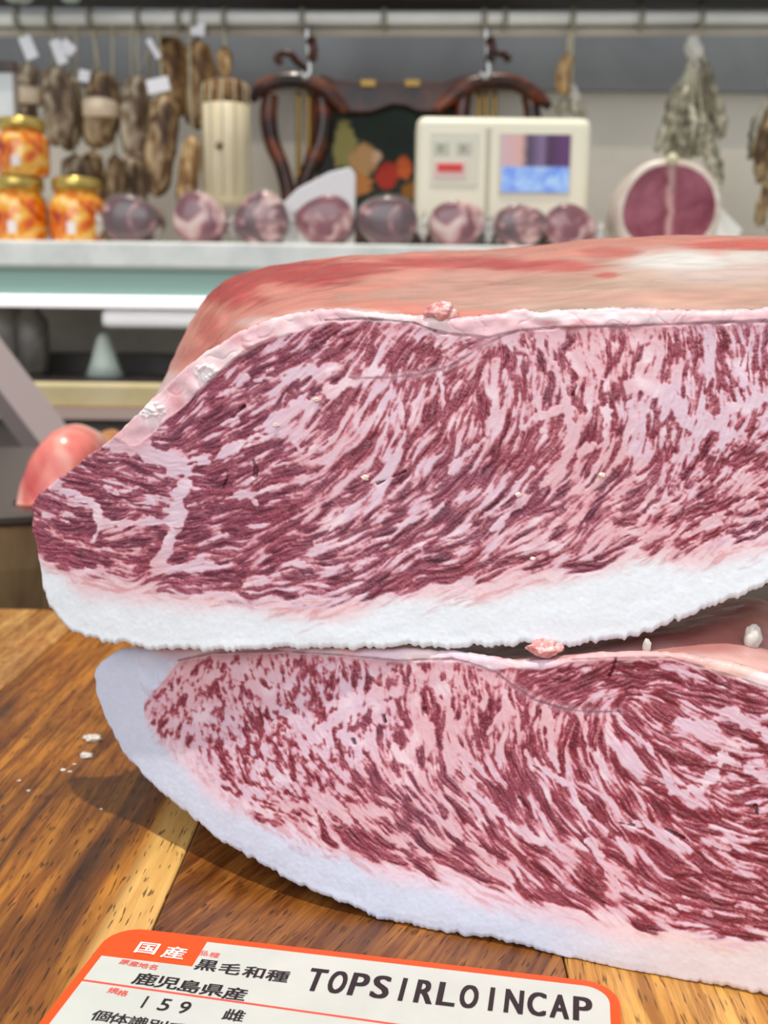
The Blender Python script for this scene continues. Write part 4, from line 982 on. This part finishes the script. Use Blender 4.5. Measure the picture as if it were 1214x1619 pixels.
# ---- white folded paper
Y = 1.575; pts = [(448, 320), (470, 298), (520, 272), (553, 264), (562, 275), (560, 322)]
P = [at_y(x, y, Y) for x, y in pts]
ps = prism('folded_paper', [(p.x, p.z) for p in P[:5]] + [(P[5].x, LT + .001), (P[0].x, LT + .001)], Y, Y + 0.03, mat('white_paper', srgb(226, 226, 230), 0.6), bevel=0.002)
tag(ps, 'folded white paper bag standing behind the cured pork in front of the carved frame', 'paper bag')

# ---- rail with strings
RY = 1.66
railm = noisy('white_rail', [(0.3, srgb(222, 222, 216)), (0.7, srgb(238, 238, 234))], 10, 0.35)
rail = empty('hanging_rail', (0, RY, zof(30, RY))); tag(rail, 'long white rail along the top from which the sausages hang', 'rail')
r0, r1 = at_y(-300, 31, RY), at_y(1500, 27, RY); link('rail_tube', tube_me('rail_tube', [r0, r1], 11 * mpp(600, 30, RY), 16), railm, rail)
r0, r1 = at_y(-300, 50, RY + .012), at_y(1500, 48, RY + .012); rl = tube_me('lower_lip', [r0, r1], 8 * mpp(600, 50, RY), 4); link('lower_lip', rl, noisy('rail_lip', [(0.3, srgb(176, 170, 156)), (0.7, srgb(196, 190, 178))], 10, 0.4), rail, smooth=False)
ringm = mat('grey_clip', srgb(150, 146, 132), 0.4)
for x in (28, 80, 143, 219, 283, 308, 355, 478, 607, 765, 798, 904, 1013, 1108):
    c = at_y(x, 30, RY); r = 13 * mpp(600, 30, RY); ptsr = [c + Vector((0, r * math.cos(a), r * math.sin(a))) for a in [2 * math.pi * k / 16 for k in range(17)]]
    link('loop', tube_me('loop', ptsr, .0045, 6), ringm, rail)
# shelf above the rail with glassware
sy = zof(9, RY + .02)
sh = box('top_shelf', (-1.6, RY - 0.05, sy), (1.6, RY + .05, sy + .02), mat('dark_top_shelf', srgb(38, 38, 40), 0.5)); tag(sh, 'dark shelf across the very top above the white rail', 'shelf')
# the shelf is carried by glassy pale boxes seen at its lip
for (x, w, lab) in ((30, 26, 'pale teal glass dish hanging at the lip of the top shelf, leftmost'), (112, 17, 'small pale dish at the lip of the top shelf, right of the teal one')):
    c = at_y(x, 4, RY - .1); kz = mpp(x, 4, RY - .1)
    o = link('glass_dish', lathe_me('glass_dish', [(w * kz * .7, 0), (w * kz, .006), (w * kz * 1.05, .035)], n=20), mat('pale_teal', srgb(168, 190, 184), 0.15), loc=(c.x, RY - .1 - w * kz * .1, zof(9, RY - .1))); tag(o, lab, 'dish')

# ---- hanging sausages
def saus_mat(name, stops, sc=45, st=(1, 1, .35)): return noisy(name, stops, sc, 0.6, detail=5, dist=0.8, stretch=st, bump=0.5, bdist=0.004)
SM = [saus_mat('sausage_brown', [(0.40, srgb(70, 46, 26)), (0.5, srgb(128, 98, 64)), (0.6, srgb(186, 164, 128))]),
      saus_mat('sausage_grey', [(0.40, srgb(84, 64, 46)), (0.5, srgb(140, 118, 92)), (0.6, srgb(202, 188, 164))]),
      saus_mat('sausage_tan', [(0.40, srgb(98, 64, 30)), (0.5, srgb(150, 112, 64)), (0.6, srgb(200, 170, 122))])]
strm = mat('string', srgb(196, 188, 160), 0.7)
bandm = noisy('paper_band', [(0.35, srgb(214, 190, 160)), (0.65, srgb(234, 216, 190))], 30, 0.5)
def sausage(x, y0, y1, hw, Y, mi, lab, band=None, tags=(), tilt=0, shape=None, rail_x=None):
    top, bot = at_y(x, y0, Y), at_y(x + tilt, y1, Y); k = mpp(x, (y0 + y1) / 2, Y); r = hw * k; L = (top - bot).length
    root = empty('hanging_sausage', tuple(top)); tag(root, lab, 'sausage', 'sausages hanging from the rail')
    prof = shape or [(0, .15), (.03, .45), (.08, .78), (.18, .95), (.4, 1), (.7, 1.0), (.88, .9), (.95, .65), (.985, .35), (1, .1)]
    sd_ = int(x * 7 + y0); pts = [Vector((0, 0, 0)).lerp(bot - top, f) + Vector((.006 * math.sin(f * 4 + sd_), 0, 0)) for f, _ in prof]
    V, F, n = [], [], 18
    fs = [f for f, _ in prof]; ks = [q for _, q in prof]; m_ = 26
    for i in range(m_):
        f = i / (m_ - 1); kk = float(np.interp(f, fs, ks)); c = (bot - top) * f
        for j in range(n):
            a = 2 * math.pi * j / n; rr = r * kk * (1 + .10 * mnoise.noise(Vector((math.cos(a) * 1.3, math.sin(a) * 1.3, f * L * 25 + sd_))) + .03 * math.sin(f * L * 180))
            V.append((c.x + rr * math.cos(a) + .004 * math.sin(f * 5 + sd_), rr * math.sin(a), c.z))
    for i in range(m_ - 1):
        for j in range(n): F.append((i * n + j, i * n + (j + 1) % n, (i + 1) * n + (j + 1) % n, (i + 1) * n + j))
    F += [tuple(range(n - 1, -1, -1)), tuple((m_ - 1) * n + j for j in range(n))]
    link('casing', mesh('casing', V, F), SM[mi], root, loc=(0, 0, 0))
    rp = at_y(rail_x if rail_x else x, 38, RY) - top
    link('hanging_string', tube_me('hanging_string', [(0.004 * math.sin(sd_), 0, -.004), (rp.x * .5, rp.y * .5, rp.z * .5), tuple(rp)], .0018, 6), strm, root, loc=(0, 0, 0))
    if band:
        for (ya, yb, kk, m) in band:
            fa, fb = (y0 - ya) / (y0 - y1), (y0 - yb) / (y0 - y1); zz0, zz1 = -L * fa, -L * fb
            link('paper_band', lathe_me('paper_band', [(r * kk * .9, zz1), (r * kk, zz1 + .004), (r * kk, zz0 - .004), (r * kk * .9, zz0)], n=20), m, root, loc=(0, 0, 0))
    for (tx, ty, tw, th, ang) in tags:
        p = at_y(tx, ty, Y - r - .004) - top; kk = mpp(tx, ty, Y - r); bm = bmesh.new(); box_bm(bm, (-tw * kk / 2, -.0008, -th * kk / 2), (tw * kk / 2, .0008, th * kk / 2), .0007)
        o = link('price_tag', bm_mesh('price_tag', bm), tagm, root, smooth=False, loc=tuple(p)); o.rotation_euler = (0, R(ang), 0)
        link('tag_string', tube_me('tag_string', [p + Vector((0, 0, th * kk * .4)), (0, 0, -.006)], .0008, 5), strm, root, loc=(0, 0, 0))
    return root
wb = mat('wrapped_white', srgb(196, 190, 178), 0.5)
S = sausage
S(42, 98, 232, 20, RY, 1, 'leftmost hanging sausage with a pale paper band and one white tag', [(140, 166, 1.22, bandm)], [(45, 75, 20, 36, -22)], rail_x=28)
S(90, 104, 232, 26, RY, 1, 'thick grey-brown hanging sausage with two white tags', None, [(93, 82, 17, 38, -20), (107, 75, 24, 18, 40)], rail_x=80)
S(159, 112, 236, 27, RY, 0, 'hanging sausage with a broad pale band around its middle and a small white tag', [(158, 188, 1.12, bandm)], [(133, 120, 18, 18, 10)], rail_x=143)
S(215, 118, 252, 23, RY, 1, 'hanging sausage in the middle of the left group, right of the banded one', None, [(243, 77, 9, 34, -32)], rail_x=219)
S(273, 54, 190, 24, RY + .057, 2, 'tall tan hanging sausage reaching highest under the rail', None, [(284, 32, 28, 26, -40)], rail_x=283)
S(315, 62, 205, 25, RY + .02, 2, 'tan hanging sausage with one white tag just under the rail', None, [(313, 46, 22, 20, 5)], rail_x=308)
S(256, 150, 312, 25, RY - .03, 0, 'long brown hanging sausage carrying a large white tag at its top', None, [(250, 135, 36, 22, -12)], rail_x=250, tilt=-4)
S(122, 244, 384, 25, RY + .06, 1, 'lower hanging sausage partly hidden behind the jars', rail_x=120)
S(150, 236, 380, 20, RY + .12, 0, 'thin lower hanging sausage between the jars and the cured pork', rail_x=150)
S(178, 244, 384, 16, RY + .06, 0, 'narrow dark lower hanging sausage above the first cured pork', rail_x=178)
S(208, 246, 384, 22, RY + .11, 1, 'lower grey hanging sausage ending behind the first cured pork', rail_x=208)
S(300, 214, 384, 17, RY - .045, 2, 'orange-brown lower hanging sausage beside the big pale one', rail_x=300)
S(112, 120, 240, 17, RY + .08, 0, 'thin dark hanging sausage half hidden in the gap between two thicker ones', rail_x=112)
S(236, 160, 300, 16, RY + .165, 0, 'thin dark hanging sausage at the back between the tagged ones', rail_x=236)
# big pale sausage: brown top, ivory wrapper, string net
def big():
    Y = RY - .03; top, bot = at_y(356, 126, Y), at_y(358, 325, Y); k = mpp(356, 220, Y); r = 36 * k; L = (top - bot).length
    root = empty('large_sausage', tuple(top)); tag(root, 'big cylindrical pale sausage with a brown top hanging left of the carved frame', 'sausage')
    link('casing_top', lathe_me('casing_top', [(r * 1.02, -L * .21), (r * 1.02, -L * .10), (r * .98, -L * .05), (r * .85, -L * .02), (r * .5, -.001), (r * .2, 0)], n=30, bump=.02), SM[2], root, loc=(0, 0, 0))
    iv = noisy('ivory_wrapper', [(0.3, srgb(206, 190, 150)), (0.7, srgb(240, 230, 200))], 26, 0.45, stretch=(1, 1, .12))
    link('wrapper', lathe_me('wrapper', [(r * .3, -L), (r * .85, -L * .985), (r * 1.02, -L * .93), (r * 1.03, -L * .5), (r * 1.03, -L * .205), (r * .98, -L * .20)], n=30, bump=.01), iv, root, loc=(0, 0, 0))
    for j in range(12):
        a = 2 * math.pi * j / 12; link('string_line', tube_me('string_line', [(r * 1.03 * math.cos(a), r * 1.03 * math.sin(a), -L * .93), (r * 1.035 * math.cos(a), r * 1.035 * math.sin(a), -L * .2), (r * 1.0 * math.cos(a), r * 1.0 * math.sin(a), -L * .045), (r * .2 * math.cos(a), r * .2 * math.sin(a), .001)], .0012, 5), strm, root, loc=(0, 0, 0))
    rp = at_y(355, 38, RY) - top; link('hanging_string', tube_me('hanging_string', [(0, 0, 0), tuple(rp)], .002, 6), strm, root, loc=(0, 0, 0))
    bm = bmesh.new(); bmesh.ops.create_icosphere(bm, subdivisions=2, radius=.012)
    for v in bm.verts: v.co.z *= 1.8; v.co *= 1 + .3 * mnoise.noise(v.co * 90)
    link('string_knot', bm_mesh('string_knot', bm), SM[2], root, loc=(0, 0, .024))
    link('front_mark', lathe_me('front_mark', [(.006, -.0006), (.005, .0002)], axis='Y', n=12), mat('brown_mark', srgb(120, 96, 60), .5), root, loc=(-.004, -r * 1.045, -L * .55))
big()
# netted bundles at the right
MOLD = [saus_mat('mould_white', [(0.36, srgb(88, 82, 64)), (0.48, srgb(150, 144, 122)), (0.62, srgb(214, 210, 192))], 50, (1, 1, .16)),
        saus_mat('mould_brown', [(0.36, srgb(80, 58, 34)), (0.5, srgb(140, 114, 76)), (0.68, srgb(196, 182, 150))], 60, (1, 1, .4))]
def bundle(name, cx, knot_y, parts, Y, lab, rail_x, mi=0):
    top = at_y(cx, knot_y, Y); root = empty(name, tuple(top)); tag(root, lab, 'sausage bundle')
    for q, (x0, y0, x1, y1, w, dy) in enumerate(parts):
        a, b = at_y(x0, y0, Y) - top, at_y(x1, y1, Y) - top; k = mpp(cx, 200, Y); prof = [.25, .7, .95, 1, 1, 1, .95, .8, .35]
        pts = [a.lerp(b, i / 8) + Vector((.003 * math.sin(i + q), dy, 0)) for i in range(9)]
        me = tube_me('thin_sausage', smooth_path(pts, 3), [w * k * float(np.interp(i / 24, np.linspace(0, 1, 9), prof)) * (1 + .12 * math.sin(i * 1.3 + q)) for i in range(25)], 10)
        link('thin_sausage', me, MOLD[(q + mi) % 2 if mi else 0], root, loc=(0, 0, 0))
        link('tie', tube_me('tie', [(0, 0, 0), tuple(a + Vector((0, dy, 0)))], .002, 5), strm, root, loc=(0, 0, 0))
    bm = bmesh.new(); bmesh.ops.create_icosphere(bm, subdivisions=3, radius=.013)
    for v in bm.verts: v.co *= 1 + .5 * mnoise.noise(v.co * 80); v.co.z *= 1.3
    link('white_knot', bm_mesh('white_knot', bm), mat('white_knot', srgb(212, 208, 198), .6), root, loc=(0, 0, 0))
    rp = at_y(rail_x, 40, RY) - top; link('hanging_string', tube_me('hanging_string', [(0, 0, 0), tuple(rp)], .003, 6), strm, root, loc=(0, 0, 0))
bundle('sausage_bundle', 1097, 76, [(1095, 80, 1088, 180, 12, 0), (1105, 92, 1122, 190, 13, .01), (1112, 100, 1140, 220, 11, -.01), (1080, 125, 1040, 240, 12, 0), (1085, 140, 1052, 250, 11, -.015),
    (1090, 170, 1068, 262, 12, -.02), (1105, 180, 1098, 250, 12, -.01), (1118, 180, 1122, 268, 12, 0), (1130, 200, 1138, 300, 11, .01), (1100, 110, 1096, 250, 14, .02), (1085, 120, 1072, 235, 13, .015), (1112, 240, 1132, 310, 10, -.015)],
    RY - .02, 'bundle of mould-whitened thin sausages hanging above the halved cured ham', 1108)
bundle('sausage_bundle', 1232, 130, [(1228, 140, 1196, 290, 14, 0), (1220, 150, 1186, 250, 11, .01), (1235, 150, 1215, 300, 14, -.01), (1240, 160, 1240, 330, 15, 0), (1222, 230, 1196, 360, 12, -.015), (1236, 240, 1214, 368, 14, -.01), (1250, 170, 1262, 330, 14, .01), (1240, 250, 1236, 372, 14, -.02)],
    RY - .02, 'brown bundle of thin sausages cut off by the right edge of the picture', 1225, 1)
S(893, 84, 152, 12, RY, 2, 'small slim reddish sausage hanging alone above the right corner of the scale', rail_x=904)
bundle('sausage_bundle', 903, 148, [(900, 152, 880, 182, 9, 0), (905, 152, 906, 184, 10, -.005), (908, 152, 922, 186, 9, 0)], RY + .03, 'small pale tuft of sausage ends behind the top right corner of the scale', 904)

# ---- carved wooden frame with painted panel
FY = 1.80
walnut = noisy('carved_walnut', [(0.38, srgb(30, 12, 8)), (0.5, srgb(74, 32, 16)), (0.64, srgb(138, 68, 32))], 26, 0.35, stretch=(.5, 1, 1), **{'Coat Weight': 0.3})
walnut2 = noisy('dark_walnut', [(0.35, srgb(36, 16, 12)), (0.55, srgb(78, 38, 26)), (0.7, srgb(112, 70, 52))], 20, 0.35)
brass = mat('brass', srgb(172, 140, 72), 0.35, 0.6)
fr = empty('carved_frame', tuple(at_y(625, 340, FY))); tag(fr, 'ornate carved walnut frame holding a dark painted panel, standing behind the scale', 'carved frame')
def q3(x, y, dy=0): return at_y(x, y, FY + dy)
kf = mpp(600, 200, FY)
def bar(name, pts, rad, m=walnut, n=10, dy=0, flat=1.0): return link(name, tube_me(name, smooth_path([q3(x, y, dy) for x, y in pts], 6), rad if not isinstance(rad, float) else rad, n, flat), m, fr)
def bar_t(name, pts, r0, m=walnut, dy=0):
    sp = smooth_path([q3(x, y, dy) for x, y in pts], 6); N = len(sp)
    return link(name, tube_me(name, sp, [kf * float(np.interp(i / (N - 1), np.linspace(0, 1, len(r0)), r0)) for i in range(N)], 10), m, fr)
bar_t('side_board', [(498, 150), (500, 200), (488, 262), (478, 310)], [9, 10, 9, 8], mat('redwood', srgb(110, 50, 26), .4), dy=.02)
prism('dark_reveal', [(q3(x, y).x, q3(x, y).z) for x, y in [(512, 160), (536, 170), (536, 335), (486, 335), (500, 270), (514, 220)]], FY + .02, FY + .03, mat('shadowed_wood', srgb(22, 12, 10), .6), fr).location = -Vector(fr.location)
cb = prism('crest_beam', [(q3(x, y).x, q3(x, y).z) for x, y in [(492, 122), (505, 116), (530, 124), (560, 128), (640, 128), (700, 128), (728, 120), (748, 116), (765, 126), (740, 150), (715, 168), (695, 178), (660, 177), (640, 168), (622, 166), (604, 172), (585, 178), (550, 178), (538, 172), (515, 150)]], FY, FY + .03, walnut2, fr, bevel=.003)
cb.location = -Vector(fr.location)
bar_t('left_arch', [(397, 160), (415, 138), (445, 127), (480, 128), (510, 140), (530, 158), (548, 176)], [6, 12, 13, 13, 13, 11, 7])
bar_t('right_arch', [(690, 176), (712, 155), (740, 136), (775, 128), (810, 130), (845, 148), (870, 170)], [7, 11, 13, 13, 13, 12, 6])
bar_t('left_side_post', [(428, 150), (424, 185), (430, 225), (445, 262), (456, 310), (450, 340)], [13, 14, 13, 12, 13, 13], dy=.012)
bar_t('left_side_post', [(508, 150), (512, 185), (506, 225), (490, 265), (478, 300), (474, 340)], [13, 14, 14, 13, 12, 12], dy=.012)
bar_t('right_side_post', [(735, 145), (730, 185), (736, 225), (750, 265), (762, 300), (766, 340)], [13, 14, 14, 13, 12, 12], dy=.012)
bar_t('right_side_post', [(836, 150), (842, 185), (836, 225), (822, 265), (812, 300), (812, 340)], [13, 14, 13, 12, 13, 13], dy=.012)
for x in (472, 488, 757, 768, 782): bar_t('brass_rod', [(x, 145), (x, 240), (x, 340)], [4.5, 4.5, 4.5], brass, dy=.016)
for x in (582, 652):
    bm = bmesh.new(); c = q3(x, 132); box_bm(bm, (c.x - 12 * kf, FY - .004, c.z - 5 * kf), (c.x + 12 * kf, FY + .002, c.z + 5 * kf), .001); o = link('brass_plate', bm_mesh('brass_plate', bm), brass, fr, smooth=False)
for s_, pts in ((0, [(445, 100), (438, 92), (446, 84), (460, 86), (470, 98), (486, 110), (492, 118)]), (1, [(806, 96), (796, 86), (782, 84), (772, 92), (774, 106), (768, 116)])):
    bar_t('scroll_ornament', pts, [6, 6, 5, 6, 6, 5, 4], walnut2, dy=.005)
pt = mat('painted_panel', rough=0.75); t = NT(pt); v = t.coord('Object')
def blob(cx, cy, rx, ry, c, prev, soft=.35):
    p = q3(cx, cy); s = t.n('ShaderNodeMapping'); s.vector_type = 'POINT'
    s.inputs['Location'].default_value = (-p.x / (rx * kf), 0, -p.z / (ry * kf)); s.inputs['Scale'].default_value = (1 / (rx * kf), 0, 1 / (ry * kf)); t.l(v, s.inputs[0])
    ln = t.n('ShaderNodeVectorMath', _operation='LENGTH'); t.l(s.outputs[0], ln.inputs[0])
    d = t.math('ADD', ln.outputs['Value'], t.math('MULTIPLY', t.math('SUBTRACT', t.noise(v, 45, 3, .6, 1), .5), 1.2))
    return t.mix(t.ramp(d, [(.75, (1,) * 3), (.75 + soft * .6, (0,) * 3)]), prev, c)
c = t.ramp(t.noise(v, 12, 3, .5), [(.3, srgb(8, 18, 12)), (.7, srgb(28, 46, 32))])
c = blob(545, 230, 22, 40, srgb(150, 140, 80), c); c = blob(575, 250, 26, 30, srgb(196, 150, 96), c); c = blob(560, 290, 30, 22, srgb(190, 120, 60), c)
c = blob(612, 275, 20, 26, srgb(176, 44, 26), c); c = blob(640, 262, 14, 22, srgb(206, 90, 34), c); c = blob(652, 300, 22, 14, srgb(150, 96, 30), c); c = blob(595, 246, 10, 12, srgb(214, 172, 140), c)
t.base(c)
a_, b_2 = q3(524, 330), q3(740, 150); bm = bmesh.new(); box_bm(bm, (a_.x, FY + .015, a_.z), (b_2.x, FY + .024, b_2.z), .001); pn = link('painted_panel', bm_mesh('painted_panel', bm), pt, fr, smooth=False)
# frame rests on a plinth behind the ledge
a_, b_2 = q3(425, 345), q3(838, 330); bm = bmesh.new(); box_bm(bm, (a_.x, FY, LT - .2), (b_2.x, FY + .05, b_2.z), .003); link('base_rail', bm_mesh('base_rail', bm), walnut2, fr, smooth=False)
sb = box('back_counter', (-1.5, CY + .345, -.95), (1.5, WALL_Y - .002, LT - .2005), drk); tag(sb, 'dark back counter between the display case and the wall', 'counter')
# chrome hangers on the rail
for x, lab in ((485, 'chrome hook dangling from the rail above the left arch of the carved frame'), (768, 'chrome hook dangling from the rail above the right arch of the carved frame')):
    c = at_y(x, 44, RY); hk = [c, at_y(x + 2, 80, RY), at_y(x + 5, 112, RY), at_y(x - 2, 122, RY), at_y(x - 8, 114, RY)]
    o = empty('butcher_hook', tuple(c)); tag(o, lab, 'hook')
    link('shank', tube_me('shank', smooth_path(hk, 5), .0045, 8), steel, o); link('dark_clasp', tube_me('dark_clasp', [at_y(x + 6, 60, RY - .008), at_y(x + 10, 78, RY - .008), at_y(x + 8, 96, RY - .008)], .007, 8), walnut2, o)
# notice on the wall at the far left
Y = 1.53; a_, b_2 = at_y(-70, 330, Y), at_y(20, 100, Y)
nt = empty('framed_notice', ((a_.x + b_2.x) / 2, Y, LT + .0004)); tag(nt, 'white framed board with dark wooden top edge at the left end of the ledge', 'notice board')
hh = b_2.z - LT; ww = (b_2.x - a_.x) / 2
for nm, lo, hi, m in (('board', (-ww, 0, 0), (ww, .006, hh), noisy('white_board', [(.3, srgb(206, 214, 214)), (.7, srgb(228, 232, 230))], 20, .5)), ('frame_top', (-ww - .004, -.004, hh - .012), (ww + .004, .008, hh + .002), walnut2), ('frame_side', (ww - .001, -.002, 0.0), (ww + .004, .008, hh - .012), mat('side_trim', srgb(140, 130, 120), .5))):
    bm = bmesh.new(); box_bm(bm, lo, hi, .001); link(nm, bm_mesh(nm, bm), m, nt, smooth=False, loc=(0, 0, 0))
